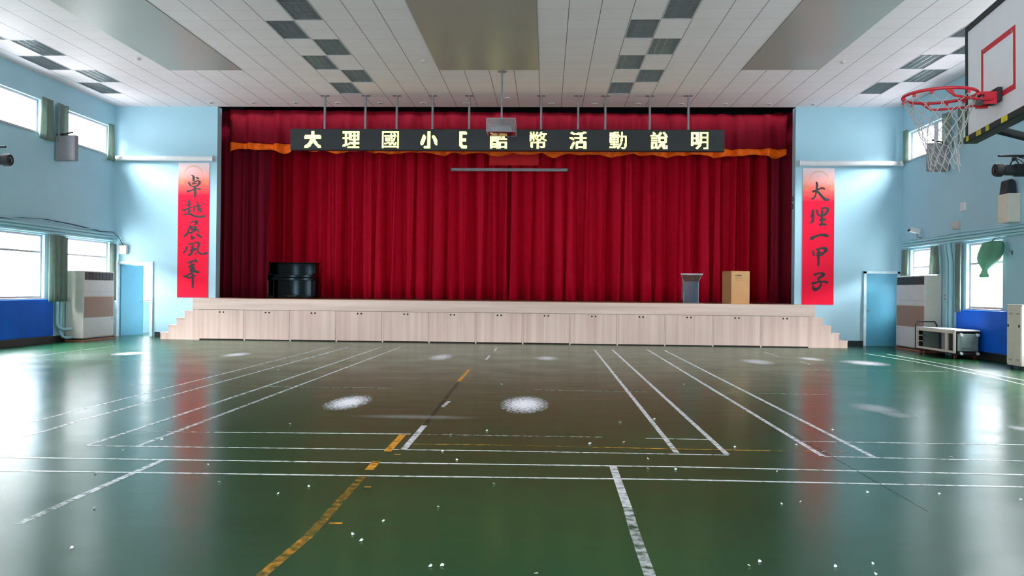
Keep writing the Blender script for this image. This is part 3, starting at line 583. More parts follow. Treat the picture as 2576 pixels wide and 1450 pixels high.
# ---------------------------------------------------------------- stage
YF, ZS = 22.41, 1.15
t = thing('stage', 'pale wooden stage with steps at both ends and storage fronts', 'stage', (0, 0, 0))
put('platform', MB().box(-9.8, 7.22, YF+.03, YB-.005, 0.0, ZS-.04), M['wood_v'], t)
put('platform', MB().box(-9.62, 7.0, YB-.005, 27.9, .3, ZS-.04), M['wood_v'], t)
put('floor_boards', MB().box(-9.8, 7.22, YF, YB-.005, ZS-.04, ZS), M['wood_d'], t)
put('floor_boards', MB().box(-9.62, 7.0, YB-.005, 27.9, ZS-.04, ZS), M['deck'], t)
put('fascia', MB().box(-9.8, 7.22, YF-.012, YF+.03, .845, ZS-.001), M['wood_h'], t, bevel=.004)
put('end_panel', MB().box(-9.8, -9.645, YF-.002, YF+.03, .0, .842), M['wood_v'], t)
put('end_panel', MB().box(7.055, 7.22, YF-.002, YF+.03, .0, .842), M['wood_v'], t)
put('base_shadow_gap', MB().box(-9.645, 7.055, YF+.012, YF+.03, 0, .842), M['gap'], t)
pw = (7.055+9.645)/13
rd = random.Random(5)
for k in range(13):
    x0 = -9.645+pw*k
    d_ = put('storage_front', MB().box(x0+.045, x0+pw-.004, YF-.004, YF+.012, .028+rd.choice((0, 0, .008)), .838), M['wood_v'], t, bevel=.002)
    put('post', MB().box(x0+.003, x0+.041, YF-.001, YF+.012, 0, .838), M['wood_v'], t)
    for s in (-1, 1):
        put('finger_hole', MB().add([(x0+.02+pw/2+s*.05+.024*math.cos(2*PI*q/14), YF-.0055, .775+.024*math.sin(2*PI*q/14)) for q in range(14)], [tuple(range(14))]), M['gap'], d_, solid=.002)
for sgn, x0, w, nm in ((-1, -9.8, .226, 'left'), (1, 7.22, .217, 'right')):
    for k in range(4):
        a, b = sorted((x0+sgn*w*k, x0+sgn*w*(k+1))); z = .8-.2*k
        put('step', MB().box(a, b, YF, YB-.03, 0, z-.03), M['wood_v'], t)
        put('step_tread', MB().box(a-.008*(sgn < 0), b+.008*(sgn > 0), YF-.01, YB-.03, z-.03, z), M['wood_h'], t)

# curtains of the stage
def red_drape(name, p0, p1, z0, z1, nf, amp, seed, lab, nz=8, mat='red', bow=0):
    ob = put(name, drape(MB(), p0, p1, z0, z1, nf, amp, seed, nz, bow=bow), M[mat], smooth=True, solid=.02)
    return tag(ob, lab, 'stage curtain', 'red stage curtains')
red_drape('stage_curtain', (-10.2, 26.85), (-1.05, 26.85), ZS+.01, 7.0, 22, .24, 21, 'left half of the wide red velvet curtain closing the stage')
red_drape('stage_curtain', (-1.2, 26.5), (8.2, 26.5), ZS+.01, 7.0, 23, .24, 22, 'right half of the wide red velvet curtain closing the stage')
red_drape('side_curtain', (-10.3, 24.95), (-8.62, 25.15), ZS+.01, 6.9, 6, .09, 23, 'shade-darkened red side curtain at the left edge of the stage', mat='redshaded')
red_drape('side_curtain', (6.75, 25.1), (8.3, 24.9), ZS+.01, 6.9, 5, .09, 24, 'shade-darkened red side curtain at the right edge of the stage', mat='redshaded')
t = thing('valance', 'red velvet valance with an orange scalloped hem across the stage top', 'valance', (0, 24.3, 0))
def vz(x): return 5.79-.0083*(x+9.55)-.05*math.sin(PI*(x+9.55)/16.53)
r = random.Random(31); nx = 420; nz = 8; vs = []; wv = []
ph = [r.uniform(0, 6.28) for _ in range(5)]
def vfold(x, v):
    return (.07*math.sin(9.5*x+ph[0])+.05*math.sin(14.3*x+ph[1])+.025*math.sin(23*x+ph[2])+.04*math.sin(4.1*x+ph[3]))*(.45+.55*v)
for j in range(nz+1):
    v = j/nz
    for i in range(nx+1):
        x = -9.55+16.53*i/nx; zt = 6.80-.0075*(x+9.55); vs.append((x, vfold(x, v), zt+(vz(x)-zt)*v))
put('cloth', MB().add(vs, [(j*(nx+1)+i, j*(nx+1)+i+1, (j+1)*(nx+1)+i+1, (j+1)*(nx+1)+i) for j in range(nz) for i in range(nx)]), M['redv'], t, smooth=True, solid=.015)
vs = []
for j in range(4):
    for i in range(nx+1):
        x = -9.55+16.53*i/nx
        sc = max(0, math.sin(2*PI*x/1.62+.9))**2*.085+.02*math.sin(7*x)
        vs.append((x, vfold(x, 1)-.02, vz(x)+.02-(.185+sc)*j/3))
put('fringe', MB().add(vs, [(j*(nx+1)+i, j*(nx+1)+i+1, (j+1)*(nx+1)+i+1, (j+1)*(nx+1)+i) for j in range(3) for i in range(nx)]), M['orange'], t, smooth=True, solid=.012)
ob = put('curtain_track', MB().box(OPX0+.02, OPX1-.02, 24.46, 24.54, 6.60, 6.66), M['steel']); tag(ob, 'grey curtain track above the red valance', 'curtain track')
for x in (-9.0, -4, 1, 6.4):
    pass
# roll-up screen and red panel high on the stage
t = thing('projection_screen', 'white rolled-up projection screen hanging before the red stage curtain', 'projection screen', (-1.19, 25.5, 5.215))
put('casing', MB().box(-1.81, 1.81, -.05, .05, -.05, .05), M['steel'], t, bevel=.012)
for s in (-1, 1): put('end_cap', MB().box(s*1.82-.015, s*1.82+.015, -.055, .055, -.056, .056), M['dark'], t)
for s in (-1.5, 1.5): put('hanger', MB().tube([(s, 0, .05), (s, 0, 2.78)], .006, 6), M['dark'], t)
ob = put('hanging_panel', MB().box(-1.84, -.28, 25.75, 25.78, 5.39, 6.2), M['redcloth'], bevel=.004); tag(ob, 'plain bright red panel hanging above the rolled-up screen', 'panel')

# ---------------------------------------------------------------- lit sign
YL = 22.13
t = thing('led_sign', 'long black sign with lit yellow Chinese characters hung from poles', 'sign', (-1.155, YL, 5.52))
put('housing', MB().box(-5.87, 5.87, .0, .16, -.29, .29), M['led_black'], t, bevel=.01)
put('face', MB().box(-5.82, 5.82, -.012, -.001, -.265, .265), M['led_black'], t)
for x in (-6.1, -4.98, -4.12, -3.14, -2.14, -.19, .81, 1.54, 2.73, 3.76):
    h = put('hanger_pole', MB().tube([(x+1.155, .08, .29), (x+1.155, .08, ZC-5.52)], .032, 10), M['steel'], t, smooth=True)
    put('flange', MB().box(x+1.155-.11, x+1.155+.11, .02, .14, ZC-5.52-.012, ZC-5.52), M['steel'], h)
CX = dict(zip('大理國小E酷幣活動說明', (-6.40, -5.35, -4.27, -3.22, -2.28, -1.33, -.26, .81, 1.88, 2.97, 4.05)))
for ch, hx in LED.items():
    rows = hx; wd = 11 if ch == 'E' else 22; p = .0208; mb = MB()
    for j, h in enumerate(rows):
        v = h; i = 0
        while i < wd:
            if v >> (wd-1-i) & 1:
                k = i
                while k < wd and v >> (wd-1-k) & 1: k += 1
                x0 = CX[ch]+1.155+(i-wd/2)*p; x1 = CX[ch]+1.155+(k-wd/2)*p; z = (11-j)*p-.005
                mb.box(x0, x1, -.02, -.0125, z-p, z); i = k
            else: i += 1
    ob = put('lit_character', mb, M['led'], t); ob['label'] = 'lit yellow character ' + ch

# projector in its clear case
t = thing('projector', 'white projector in a clear case hanging from a ceiling pole', 'projector', (-1.12, 19.49, 5.24))
put('pole', MB().tube([(0, .25, .31), (0, .25, ZC-5.24)], .024, 10), M['steel'], t, smooth=True)
put('ceiling_plate', MB().lathe([(.11, ZC-5.24-.02), (.11, ZC-5.24), (.03, ZC-5.24)], 20, Matrix.Translation((0, .25, 0))), M['steel'], t, smooth=True)
c = put('case', MB().box(-.342, .342, 0, .004, .0, .31).box(-.342, .342, .62, .624, 0, .31).box(-.342, -.338, .004, .62, 0, .31).box(.338, .342, .004, .62, 0, .31).box(-.342, .342, 0, .624, -.004, 0).box(-.342, .342, 0, .624, .31, .314), M['acrylic'], t)
mb = MB(); e = .007
for x in (-.342, .342):
    mb.box(x-e, x+e, -e, e, 0, .31); mb.box(x-e, x+e, .62-e, .62+e, 0, .31)
    for z in (0, .31): mb.box(x-e, x+e, 0, .62, z-e, z+e)
for y in (0, .62):
    for z in (0, .31): mb.box(-.342, .342, y-e, y+e, z-e, z+e)
put('case_edge', mb, M['acryl_edge'], t)
b_ = put('body', MB().box(-.24, .24, .10, .46, .03, .16), M['projector'], t, bevel=.03)
put('lens', MB().tube([(.1, .46, .10), (.1, .50, .10)], .04, 16), M['lens'], b_, smooth=True)
put('mount', MB().box(-.05, .05, .2, .3, .16, .32), M['dark'], t)

# ---------------------------------------------------------------- banners with brush lettering
def brush(strokes, y):
    mb = MB()
    for k, st in enumerate(strokes):
        P = [Vector((a, b, w)) for a, b, w in st]; Q = []
        for i in range(len(P)-1):
            p0, p1, p2, p3 = P[max(i-1, 0)], P[i], P[i+1], P[min(i+2, len(P)-1)]
            for s in range(7):
                u = s/7; Q.append(.5*((2*p1)+(p2-p0)*u+(2*p0-5*p1+4*p2-p3)*u*u+(3*p1-p0-3*p2+p3)*u**3))
        Q.append(P[-1]); L = []; R = []
        for i, q in enumerate(Q):
            d = Q[min(i+1, len(Q)-1)]-Q[max(i-1, 0)]; n = Vector((-d.y, d.x)).normalized()
            e = min(1, .55+min(i, len(Q)-1-i)*.18); w = q.z*.5*e
            L.append((q.x+n.x*w, q.y+n.y*w)); R.append((q.x-n.x*w, q.y-n.y*w))
        yy = y-.0004*(k % 6)
        vs = [(a, yy, b) for a, b in L] + [(a, yy, b) for a, b in R]; m = len(L)
        mb.add(vs, [(i, i+1, m+i+1, m+i) for i in range(m-1)])
    return mb
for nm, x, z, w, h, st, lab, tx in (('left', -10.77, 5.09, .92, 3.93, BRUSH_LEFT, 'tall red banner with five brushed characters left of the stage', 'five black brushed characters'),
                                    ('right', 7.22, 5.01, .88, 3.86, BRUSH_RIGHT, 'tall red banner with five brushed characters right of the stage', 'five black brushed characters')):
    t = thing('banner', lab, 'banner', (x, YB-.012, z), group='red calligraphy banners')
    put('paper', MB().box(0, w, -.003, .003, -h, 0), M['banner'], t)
    ob = put('lettering', brush(st, -.006), M['ink'], t); ob['label'] = tx
for x0, x1, z, lab in ((-12.64, -9.70, 5.20, 'white roll-up screen casing above the left red banner'), (7.08, 9.94, 5.13, 'white roll-up screen casing above the right red banner')):
    t = thing('screen_casing', lab, 'projection screen', ((x0+x1)/2, YB-.10, z)); w = (x1-x0)/2
    put('casing', MB().tube([(-w, 0, 0), (w, 0, 0)], .075, 16), M['whitemetal'], t, smooth=True)
    for s in (-1, 1): put('bracket', MB().box(s*(w-.01)-.012, s*(w-.01)+.012, -.085, .09, -.085, .085), M['whitemetal'], t)
ob = put('junction_box', MB().box(-12.50, -12.24, YB-.12, YB, 2.40, 2.66), M['beigebox'], bevel=.012); tag(ob, 'small beige electric box on the end wall above the open door', 'electric box')

# ---------------------------------------------------------------- things on the stage
t = thing('piano', 'black polished upright piano at the left of the stage', 'piano', (-8.0, 25.75, ZS))
put('case', MB().box(-.74, .74, -.18, .2, 0, 1.09), M['piano'], t, bevel=.01)
put('lid', MB().box(-.76, .76, -.21, .22, 1.09, 1.125), M['piano'], t, bevel=.008)
for s in (-1, 1):
    put('arm', MB().box(s*.74-.03, s*.74+.03, -.5, -.18, .56, .78), M['piano'], t, bevel=.02)
    put('leg', MB().box(s*.71-.035, s*.71+.035, -.48, -.41, 0, .56), M['piano'], t, bevel=.008)
    put('toe_block', MB().box(s*.71-.04, s*.71+.04, -.5, -.18, 0, .09), M['piano'], t, bevel=.01)
put('keybed', MB().box(-.71, .71, -.48, -.18, .56, .64), M['piano'], t, bevel=.008)
put('fallboard', MB().prism([(-.71, .64), (.71, .64), (.71, .74), (-.71, .74)], -.40, -.18), M['piano'], t, bevel=.02)
put('music_desk', MB().box(-.5, .5, -.2, -.182, .80, 1.04), M['piano'], t, bevel=.006)
put('lower_panel', MB().box(-.66, .66, -.19, -.181, .14, .52), M['piano'], t, bevel=.004)
for x in (-.1, 0, .1): put('pedal', MB().box(x-.018, x+.018, -.27, -.18, .055, .07), M['brass'], t, bevel=.004)

t = thing('carton', 'tall brown cardboard carton standing at the right of the stage', 'box', (5.30, 23.25, ZS), rz=math.radians(14))
put('body', MB().box(-.275, .275, -.28, .28, 0, .905), M['card'], t, bevel=.006)
mb = MB(); mb.box(-.275, .275, -.283, 0, .905, .912).box(-.275, .275, .003, .283, .905, .912); put('flap', mb, M['card'], t)
r = random.Random(4); mb = MB(); x = -.16
while x < .01: w = r.uniform(.015, .035); mb.box(x, x+w, -.2815, -.2806, .775, .80+r.uniform(0, .012)); x += w+.008
for z, x1 in ((.735, .02), (.705, .04), (.655, .06)):
    x = -.16
    while x < x1: w = r.uniform(.01, .03); mb.box(x, x+w, -.2815, -.2806, z, z+.008); x += w+.01
put('printing', mb, M['ink'], t)

t = thing('lectern', 'clear acrylic lectern standing on the stage left of the carton', 'lectern', (4.10, 23.6, ZS))
def pane(x0a, x1a, x0b, x1b, y0, y1, z0, z1, th=.01):
    mb = MB(); vs = [(x0a, y0, z0), (x1a, y0, z0), (x1a, y0+th, z0), (x0a, y0+th, z0), (x0b, y1, z1), (x1b, y1, z1), (x1b, y1+th, z1), (x0b, y1+th, z1)]
    return mb.add(vs, [(0, 3, 2, 1), (4, 5, 6, 7), (0, 1, 5, 4), (1, 2, 6, 5), (2, 3, 7, 6), (3, 0, 4, 7)])
put('front_panel', pane(-.21, .21, -.21, .21, -.13, -.13, .03, .62), M['haze'], t)
put('upper_panel', pane(-.21, .21, -.29, .29, -.13, -.17, .62, .80), M['haze'], t)
for s in (-1, 1):
    put('side_panel', MB().box(s*.205-.006, s*.205+.006, -.12, .2, .03, .70), M['haze'], t)
    put('edge', MB().tube([(s*.21, -.13, .02), (s*.21, -.13, .62), (s*.29, -.17, .80)], .006, 6), M['acryl_edge'], t)
put('desk', pane(-.31, .31, -.31, .31, -.22, -.22, .81, .825, .46), M['haze'], t)
put('desk_edge', MB().box(-.31, .31, -.232, -.222, .80, .84), M['acryl_edge'], t)
put('base', MB().box(-.24, .24, -.18, .24, .0, .03), M['haze'], t)

# ---------------------------------------------------------------- air conditioners
def aircon(lab, x, y0, y1, sgn, depth, H):
    """floor-standing unit against a side wall; sgn +1 faces +x"""
    t = thing('air_conditioner', lab, 'air conditioner', (x, (y0+y1)/2, 0), group='tall floor air conditioners'); w = (y1-y0)/2
    X = lambda a, b: tuple(sorted((sgn*a, sgn*b)))
    put('cabinet', MB().box(*X(.02, depth), -w, w, .07, H), M['ac'], t, bevel=.012)
    put('plinth', MB().box(*X(.02, depth-.03), -w+.02, w-.02, .03, .07), M['black'], t)
    put('base_board', MB().box(*X(.02, depth+.02), -w-.02, w+.02, 0, .03), M['base_orange'], t)
    gr = put('outlet', MB().box(*X(depth-.005, depth+.004), -w+.06, w-.06, H-.235, H-.03), M['louvre'], t)
    mb = MB()
    for k in range(7): mb.box(*X(depth+.004, depth+.02), -w+.06, w-.06, H-.225+.028*k, H-.217+.028*k)
    for k in range(9): yy = -w+.1+(2*w-.2)*k/8; mb.box(*X(depth+.003, depth+.012), yy-.004, yy+.004, H-.235, H-.03)
    put('louvre', mb, M['dark'], gr)
    put('upper_panel', MB().box(*X(depth-.002, depth+.008), -w+.02, w-.02, 1.31, H-.25), M['whitemetal'], t, bevel=.004)
    put('trim_strip', MB().box(*X(depth-.002, depth+.006), -w+.02, w-.02, 1.19, 1.295), M['whitemetal'], t)
    put('intake_grille', MB().box(*X(depth-.002, depth+.008), -w+.05, w-.05, .62, 1.165), M['ac_grille'], t)
    put('lower_panel', MB().box(*X(depth-.002, depth+.008), -w+.02, w-.02, .10, .60), M['whitemetal'], t, bevel=.004)
    put('badge', MB().box(*X(depth+.008, depth+.011), w-.16, w-.08, .55, .565), M['dark'], t)
aircon('tall beige floor air conditioner in the left corner beside the open teal door', XL, 21.15, 22.68, 1, .50, 1.86)
aircon('tall beige floor air conditioner in the right corner behind the trolley', XR, 21.15, 22.85, -1, .43, 1.95)

# ---------------------------------------------------------------- wall speakers, lamps and small fittings
def wall_speaker(lab, x, y, z, w, d, h, sgn):
    t = thing('wall_speaker', lab, 'speaker', (x, y, z), group='grey wall speakers')
    put('cabinet', MB().box(-w/2, w/2, 0, d, 0, h), M['speaker'], t, bevel=.012)
    put('grille', MB().box(-w/2+.02, w/2-.02, -.012, 0, .02, h-.02), M['speaker'], t, bevel=.004)
    mb = MB(); mb.box(-w/2, w/2, .03, d, h, h+.015).tube([(sgn*w*.5, d*.6, h+.05), (sgn*w*.1, d*.4, h+.05), (-sgn*w*.35, d*.2, h+.09)], .022, 8)
    put('bracket', mb, M['dark'], t)
wall_speaker('grey box speaker on the left wall under the high window', -12.40, 20.6, 4.68, .53, .16, .64, -1)
wall_speaker('grey box speaker on the right wall behind the basket net', 9.72, 20.8, 4.54, .50, .18, .68, 1)

def spotlight(lab, x, y, z, q):
    """stage spotlight hung from a wall arm; q = +1 body towards +x"""
    t = thing('stage_spotlight', lab, 'stage light', (x, y, z), group='black stage spotlights'); T_ = Matrix.Rotation(q*PI/2, 4, 'Y')
    put('lens_tube', MB().lathe([(.075, -.02), (.125, -.03), (.14, .0), (.14, .10), (.09, .14)], 20, T_), M['rubber'], t, smooth=True)
    put('lens', MB().lathe([(.07, -.025), (.05, -.035), (.005, -.045)], 16, T_), M['lens'], t, smooth=True)
    put('body', MB().lathe([(.09, .14), (.11, .17), (.115, .36), (.135, .38), (.135, .60), (.10, .64)], 20, T_), M['rubber'], t, smooth=True)
    mb = MB(); c = .36*q
    mb.tube([(c, -.14, 0), (c, -.15, .12), (c, -.08, .2), (c, .08, .2), (c, .15, .12), (c, .14, 0)], .014, 8)
    put('yoke', mb, M['rubber'], t, smooth=True)
    put('clamp', MB().box(c-.04, c+.04, -.03, .03, .2, .262), M['rubber'], t, bevel=.008)
    put('cable', MB().tube([(c+q*.25, 0, .1), (c+q*.15, .03, .2), (c+q*.05, .02, .25)], .008, 6), M['rubber'], t, smooth=True)
spotlight('black stage spotlight hung from the arm on the right wall', 9.28, 17.4, 4.05, 1)
spotlight('black stage spotlight at the left edge of the photo', -12.02, 17.85, 4.25, -1)
for x0, x1, y, z, lab in ((9.32, XR, 17.4, 4.345, 'black lighting arm on the right wall carrying a stage spotlight'), (XL, -12.1, 17.85, 4.545, 'black lighting arm on the left wall carrying a stage spotlight')):
    t = thing('lighting_arm', lab, 'lighting bar', ((x0+x1)/2, y, z), group='black lighting arms'); w = (x1-x0)/2
    put('bar', MB().tube([(-w, 0, 0), (w, 0, 0)], .025, 10), M['rubber'], t, smooth=True)
    s = 1 if x0 > 0 else -1
    put('wall_plate', MB().box(s*w-.012, s*w+.012, -.07, .07, -.1, .1), M['rubber'], t)
    put('brace', MB().tube([(s*w, 0, -.09), (s*(w-.25), 0, -.02)], .012, 8), M['rubber'], t, smooth=True)
t = thing('wall_cabinet', 'beige metal wall cabinet high on the right wall under the spotlight', 'cabinet', (9.85, 17.95, 3.01))
put('body', MB().box(-.13, .13, -.2, .2, 0, .61), M['cream'], t, bevel=.01)
put('door', MB().box(-.138, -.13, -.18, .18, .02, .59), M['cream'], t, bevel=.003)
t = thing('small_speaker', 'small black speaker tilted on top of the beige wall cabinet', 'speaker', (9.83, 17.98, 3.625))
put('cabinet', MB().prism([(-.11, 0), (.12, 0), (.10, .26), (.03, .315), (-.07, .28)], -.13, .13), M['dark'], t, bevel=.015)
put('grille', MB().box(-.108, -.085, -.11, .11, .03, .26, Matrix.Rotation(.13, 4, 'Y')), M['rubber'], t)
t = thing('security_camera', 'small white security camera on the right wall near the corner', 'camera', (9.98, 22.3, 3.10))
put('body', MB().box(-.34, -.08, -.07, .07, -.05, .08, Matrix.Rotation(.25, 4, 'Y')), M['whitemetal'], t, bevel=.015)
put('lens', MB().tube([(-.36, 0, .08), (-.34, 0, .07)], .04, 12), M['lens'], t)
put('bracket', MB().tube([(-.15, 0, -.02), (-.10, 0, -.12), (0, 0, -.13)], .02, 8), M['steel'], t, smooth=True)
t = thing('alarm_bell', 'small round cream alarm bell on the right wall above the pipes', 'alarm', (9.98, 20.38, 3.15))
put('housing', MB().box(-.10, 0, -.1, .1, -.1, .1), M['beigebox'], t, bevel=.02)
put('dome', MB().lathe([(.085, .10), (.08, .14), (.05, .165), (.01, .17)], 20, Matrix.Rotation(-PI/2, 4, 'Y')), M['beigebox'], t, smooth=True)
ob = put('wall_box', MB().box(9.92, 9.98, 19.98, 20.2, 3.47, 3.68), M['whitemetal'], bevel=.012); tag(ob, 'small white box on the right wall above the alarm bell', 'electric box')
t = thing('wall_hook', 'tiny metal hook on the right wall beside the tied curtain', 'hook', (9.98, 18.05, 2.38))
put('plate', MB().box(-.012, 0, -.025, .025, -.05, .05), M['steel'], t); put('arm', MB().tube([(-.01, 0, .02), (-.06, 0, .02), (-.06, 0, .05)], .008, 6), M['steel'], t)
t = thing('wall_switch', 'small switch plate on the right wall beside the air conditioner', 'switch', (9.98, 20.98, 1.40))
put('plate', MB().box(-.015, 0, -.05, .05, -.06, .06), M['base_orange'], t, bevel=.004); put('button', MB().box(-.022, -.015, -.02, .02, -.03, .03), M['whitemetal'], t)

for z, w in ((4.16, 'upper'), (3.94, 'lower')):
    t = thing('rope_cleat', '%s small dark rope cleat on the right edge of the stage opening' % w, 'cleat', (OPX1-.001, 23.72, z), group='rope cleats')
    put('plate', MB().box(-.015, 0, -.03, .03, -.045, .045), M['dark'], t, bevel=.004)
    put('horn', MB().tube([(-.02, 0, -.07), (-.05, 0, -.03), (-.05, 0, .03), (-.02, 0, .07)], .012, 8), M['dark'], t, smooth=True)
# pipes and cables along the side walls
def pipe(nm, pts, r, mat, lab, cat, group):
    ob = put(nm, MB().tube(pts, r, 10), mat, smooth=True); return tag(ob, lab, cat, group)
for side, x, sg, nm in (('left', XL, 1, 'L'), ('right', XR, -1, 'R')):
    dz = 0 if side == 'left' else .06
    for k, (z, r_) in enumerate(((2.96-dz, .026), (2.885-dz, .030), (2.80-dz*.6, .028))):
        pipe('conduit', [(x+sg*.05, 14.0, z), (x+sg*.05, 23.40, z)] + ([(x+sg*.09, 23.50, z)] if side == 'left' else []), r_, M['pipe'],
             '%s pale blue conduit running along the %s wall above the low windows' % (('top', 'middle', 'bottom')[k], side), 'pipe', 'pale blue conduits on the %s wall' % side)
    rr = random.Random(len(side)); y = 14.0; pts = []
    while y < 23.2: pts.append((x+sg*.02, y, 3.075-dz*2+(.05-.4*dz)*math.sin(y*1.3)+rr.uniform(-.012, .012)*(dz == 0))); y += .35
    if side == 'left': pts += [(x+.12, 23.3, 3.03), (x+.2, 23.48, 2.88), (x+.31, 23.50, 2.67)]
    pipe('cable', pts, (.012 if side == 'left' else .009), (M['cable'] if side == 'left' else M['pipe']), ('thin dark cable sagging along the left wall above the conduits' if side == 'left' else 'thin painted cable sagging along the right wall above the conduits'), 'cable', 'cables on the %s wall' % side)
    pts = [(x+sg*.048, yy, 3.07-dz*1.9+(.035-.3*dz)*math.sin(yy*1.9+1)) for yy in [14+.3*q for q in range(31)]]
    pipe('cable', pts, .010, M['pipe'], 'thin straight painted cable along the %s wall, highest of the runs above the conduits' % side, 'cable', 'cables on the %s wall' % side)
for y, r_, lab in ((20.62, .05, 'thick pale blue downpipe on the right wall left of the blue padding'), (20.80, .035, 'thin pale blue downpipe on the right wall beside the thick one')):
    pipe('downpipe', [(XR-.05, y+.12, 2.735), (XR-.05, y+.1, 2.6), (XR-.05, y, 2.25), (XR-.05, y, 0.0)], r_, M['pipe'], lab, 'pipe', 'downpipes on the right wall')
for y, z, r_, lab in ((20.72, .33, .045, 'pale blue downpipe on the left wall bending higher towards the air conditioner'), (20.86, .10, .04, 'pale blue downpipe on the left wall bending lower towards the air conditioner')):
    pipe('downpipe', [(XL+.06, y, 2.75), (XL+.06, y, z+.14), (XL+.11, y+.02, z+.04), (XL+.19, y+.05, z), (XL+.2, 21.10, z)], r_, M['pipe'], lab, 'pipe', 'downpipes on the left wall')

# ---------------------------------------------------------------- trolley, rack and locker on the right
t = thing('trolley', 'low black hand trolley carrying the white steel rack', 'trolley', (9.55, 20.0, 0))
put('deck', MB().box(-.29, .29, -.98, 1.02, .10, .13), M['rubber'], t, bevel=.006)
put('handle', MB().tube([(-.26, 1.07, .11), (-.26, 1.07, .70), (-.21, 1.07, .78), (.21, 1.07, .78), (.26, 1.07, .70), (.26, 1.07, .11)], .018, 10), M['dark'], t, smooth=True)
for sx_ in (-1, 1):
    for sy in (-.85, .85):
        w_ = put('wheel', MB().tube([(sx_*.22-.02, sy, .05), (sx_*.22+.02, sy, .05)], .05, 16), M['redwheel'], t, smooth=True)
        put('fork', MB().box(sx_*.22-.03, sx_*.22+.03, sy-.03, sy+.03, .085, .10), M['dark'], w_)
t = thing('equipment_rack', 'white steel equipment rack lying on its back on the trolley', 'rack', (9.55, 20.0, .131))
w = .27; L0, L1 = -.95, .98; H = .50
put('shell', MB().box(-w+.04, w, L0+.02, L1, 0, .015).box(w-.015, w, L0+.02, L1, .015, H).box(-w+.04, w, L1-.015, L1, .015, H), M['dark'], t)
put('top_panel', MB().box(-w-.01, w+.01, L0-.01, L1+.01, H, H+.03), M['whitemetal'], t, bevel=.004)
mb = MB()
mb.box(-w-.02, -w+.02, L0, L1, 0, .05).box(-w-.02, -w+.02, L0, L1, H-.06, H).box(-w-.02, -w+.02, L0, L0+.07, .05, H-.06).box(-w-.02, -w+.02, L1-.07, L1, .05, H-.06).box(-w-.02, -w+.02, L0+.36, L0+.44, .05, H-.06)
put('frame', mb, M['cream'], t, bevel=.004)
put('back_panel', MB().box(w-.10, w-.08, L0+.03, L1-.03, .02, H), M['louvre'], t)
put('shelf', MB().box(-w+.06, w-.1, L1-.22, L1-.20, .015, H), M['green'], t); put('inner_plate', MB().box(-w+.10, -w+.11, L0+.5, L0+.86, .02, H-.02), M['speaker'], t)
for z in (.17, .31): put('rail', MB().box(-w-.015, -w+.1, L1-.22, L1-.07, z, z+.02), M['cream'], t)
put('base_plate', MB().box(-w+.05, w-.03, L0-.012, L0+.02, .05, H-.06), M['green'], t, bevel=.006)
put('recess_panel', MB().box(-w+.13, w-.17, L0-.018, L0-.012, .12, H-.12), M['green'], t, bevel=.004)
for x in (-.17, .19):
    for z in (.03, H-.05):
        c_ = put('caster', MB().tube([(x, L0-.11, z-.03), (x, L0-.07, z-.03)], .032, 14), M['whitemetal'], t, smooth=True)
        put('stem', MB().tube([(x, L0-.012, z), (x, L0-.09, z-.01)], .018, 8), M['steel'], c_, smooth=True)
t = thing('locker', 'beige steel locker at the right edge beside the blue padding', 'locker', (9.60, 16.62, 0))
put('cabinet', MB().box(-.36, .34, -.25, .25, .07, 1.255), M['cream'], t, bevel=.008)
put('top', MB().box(-.37, .35, -.26, .26, 1.255, 1.275), M['cream'], t, bevel=.006)
for k, y in ((0, -.12), (1, .12)):
    d_ = put('door', MB().box(-.372, -.36, y-.118, y+.118, .10, 1.235), M['cream'], t, bevel=.003)
    put('handle', MB().box(-.385, -.372, y+(.05 if k else -.09), y+(.09 if k else -.05), .83, .88), M['dark'], d_, bevel=.003)
    for z in (.17, 1.08): put('vent', MB().box(-.3735, -.372, y-.08, y+.06, z, z+.006).box(-.3735, -.372, y-.08, y+.06, z+.02, z+.026), M['gap'], d_)
for sx_ in (-.3, .28):
    for sy in (-.2, .2): put('foot', MB().tube([(sx_, sy, 0), (sx_, sy, .07)], .025, 10), M['rubber'], t)

# ---------------------------------------------------------------- basketball stand
t = thing('basketball_stand', 'basketball backboard with red rim and white net reaching in from the right', 'basketball hoop', (2.724, 5.1, 0), rz=-.107)
BZ = 2.84; TM = Matrix.Translation((0, 0, BZ)) @ Matrix.Rotation(-.027, 4, 'X')
hw, hh = .449, .3505
bd = put('backboard', MB().box(0, .025, -hw, hw, -hh, hh, TM), M['boardwhite'], t)
mb = MB(); e = .016
mb.box(-.012, .04, -hw-e, hw+e, hh, hh+.035, TM).box(-.012, .04, -hw-e, -hw, -hh, hh, TM).box(-.012, .04, hw, hw+e, -hh, hh, TM)
put('edge_frame', mb, M['padblack'], bd)
put('bottom_pad', MB().box(-.03, .06, -hw-.01, hw+.01, -hh-.045, -hh, TM), M['padblack'], bd, bevel=.01)
for y0, y1 in ((.36, .40), (.17, .24), (.05, .10), (-.2, -.12)): put('pad_mark', MB().box(-.0315, -.0300, y0, y1, -hh-.04, -hh-.006, TM), M['yellow'], bd)
mb = MB(); sw, sh, sz = .2365, .1875, -.028; q = .034
mb.box(-.002, 0, -sw, sw, sz+sh-q, sz+sh, TM).box(-.002, 0, -sw, sw, sz-sh, sz-sh+q, TM).box(-.002, 0, -sw, -sw+.028, sz-sh+q, sz+sh-q, TM).box(-.002, 0, sw-.028, sw, sz-sh+q, sz+sh-q, TM)
put('target_square', mb, M['rimred'], bd)
for y in (-.19, .19): put('bolt', MB().tube([(-.006, y, BZ+.14), (0, y, BZ+.14)], .009, 8), M['steel'], bd)
RZ = 2.655; RX, RR = -.33, .205
put('rim', MB().ring((RX, 0, RZ), RR, .0095, 48, 10), M['rimred'], t, smooth=True)
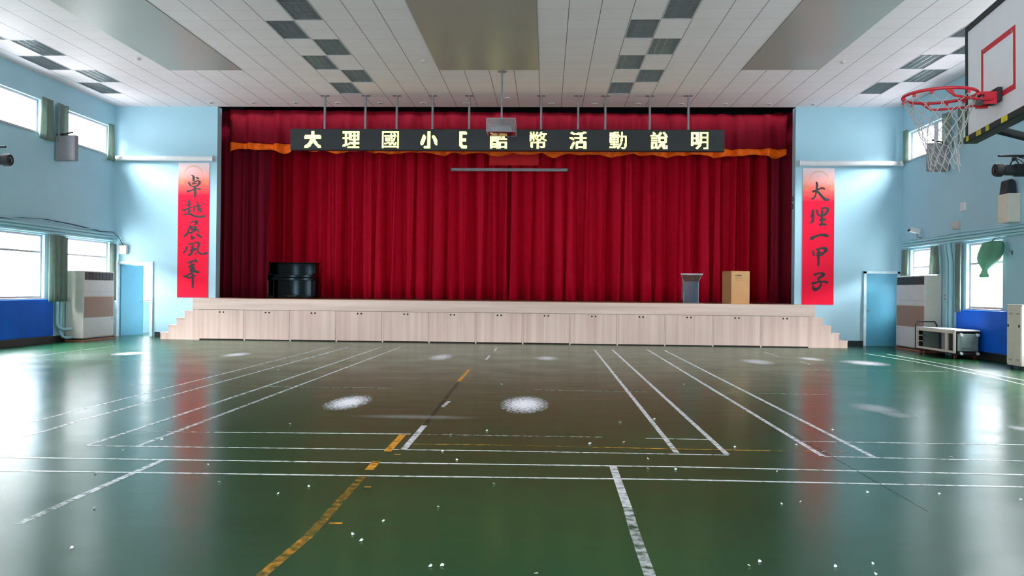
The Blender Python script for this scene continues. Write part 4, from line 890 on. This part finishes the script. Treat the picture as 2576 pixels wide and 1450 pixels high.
bk = put('rim_bracket', MB().box(-.03, -.002, -.075, .075, RZ-.055, RZ+.03), M['padblack'], t, bevel=.004)
put('rim_plate', MB().box(-.135, -.03, -.07, .07, RZ-.012, RZ+.004).box(-.10, -.03, -.07, -.058, RZ-.07, RZ-.012).box(-.10, -.03, .058, .07, RZ-.07, RZ-.012), M['rimred'], bk)
put('spring', MB().tube([(-.09, -.04, RZ-.035), (-.09, .04, RZ-.035)], .025, 12), M['steel'], bk, smooth=True)
for s in (-1, 1):
    put('rim_brace', MB().tube([(-.04, s*.06, RZ-.045), (-.2, s*.14, RZ-.05), (-.31, s*.195, RZ-.045), (-.36, s*.203, RZ-.008)], .008, 8), M['rimred'], t, smooth=True)
mb = MB(); NA = 12; rr = random.Random(9)
def npt(a, v, off=0):
    R_ = RR*(1-.60*min(1, v*1.3)**.8)*(1+rr.uniform(-.08, .08)*(v > .3)); return Vector((RX+R_*math.cos(a)+.03*v, R_*math.sin(a), RZ-.02-.43*v+rr.uniform(-.02, .02)*(v > .3)))
rows_ = 8; grid = []
for j in range(rows_+1):
    grid.append([npt(2*PI*(k+(.5 if j % 2 else 0))/NA, j/rows_) for k in range(NA)])
for j in range(rows_):
    for k in range(NA):
        a = grid[j][k]
        for nb in ((grid[j+1][k], grid[j+1][(k-1) % NA]) if j % 2 == 0 else (grid[j+1][k], grid[j+1][(k+1) % NA])):
            m_ = (a+nb)/2 + Vector((rr.uniform(-.006, .006), rr.uniform(-.006, .006), -.006)); mb.tube([a, m_, nb], .0024, 5)
put('net', mb, M['net'], t, smooth=True)
for k in range(NA):
    a = 2*PI*k/NA; c = (RX+RR*math.cos(a), RR*math.sin(a), RZ-.012)
    put('net_hook', MB().box(c[0]-.008, c[0]+.008, c[1]-.008, c[1]+.008, c[2]-.014, c[2]+.002), M['rimred'], t)
for s in (-1, 1):
    put('arm', MB().tube([(.03, s*.2, BZ+.15), (1.5, s*.12, BZ+.05)], .028, 10), M['padblack'], t, smooth=True)
    put('strut', MB().tube([(.04, s*.2, BZ-hh-.0), (1.5, s*.12, 2.05)], .026, 10), M['padblack'], t, smooth=True)
put('post', MB().box(1.46, 1.62, -.10, .10, .2, BZ+.2), M['padblack'], t, bevel=.01)
put('base', MB().box(1.1, 2.4, -.45, .45, .06, .26), M['padblack'], t, bevel=.02)
for x in (1.25, 2.25):
    for s in (-.35, .35): put('wheel', MB().tube([(x, s-.02, .05), (x, s+.02, .05)], .05, 14), M['rubber'], t, smooth=True)
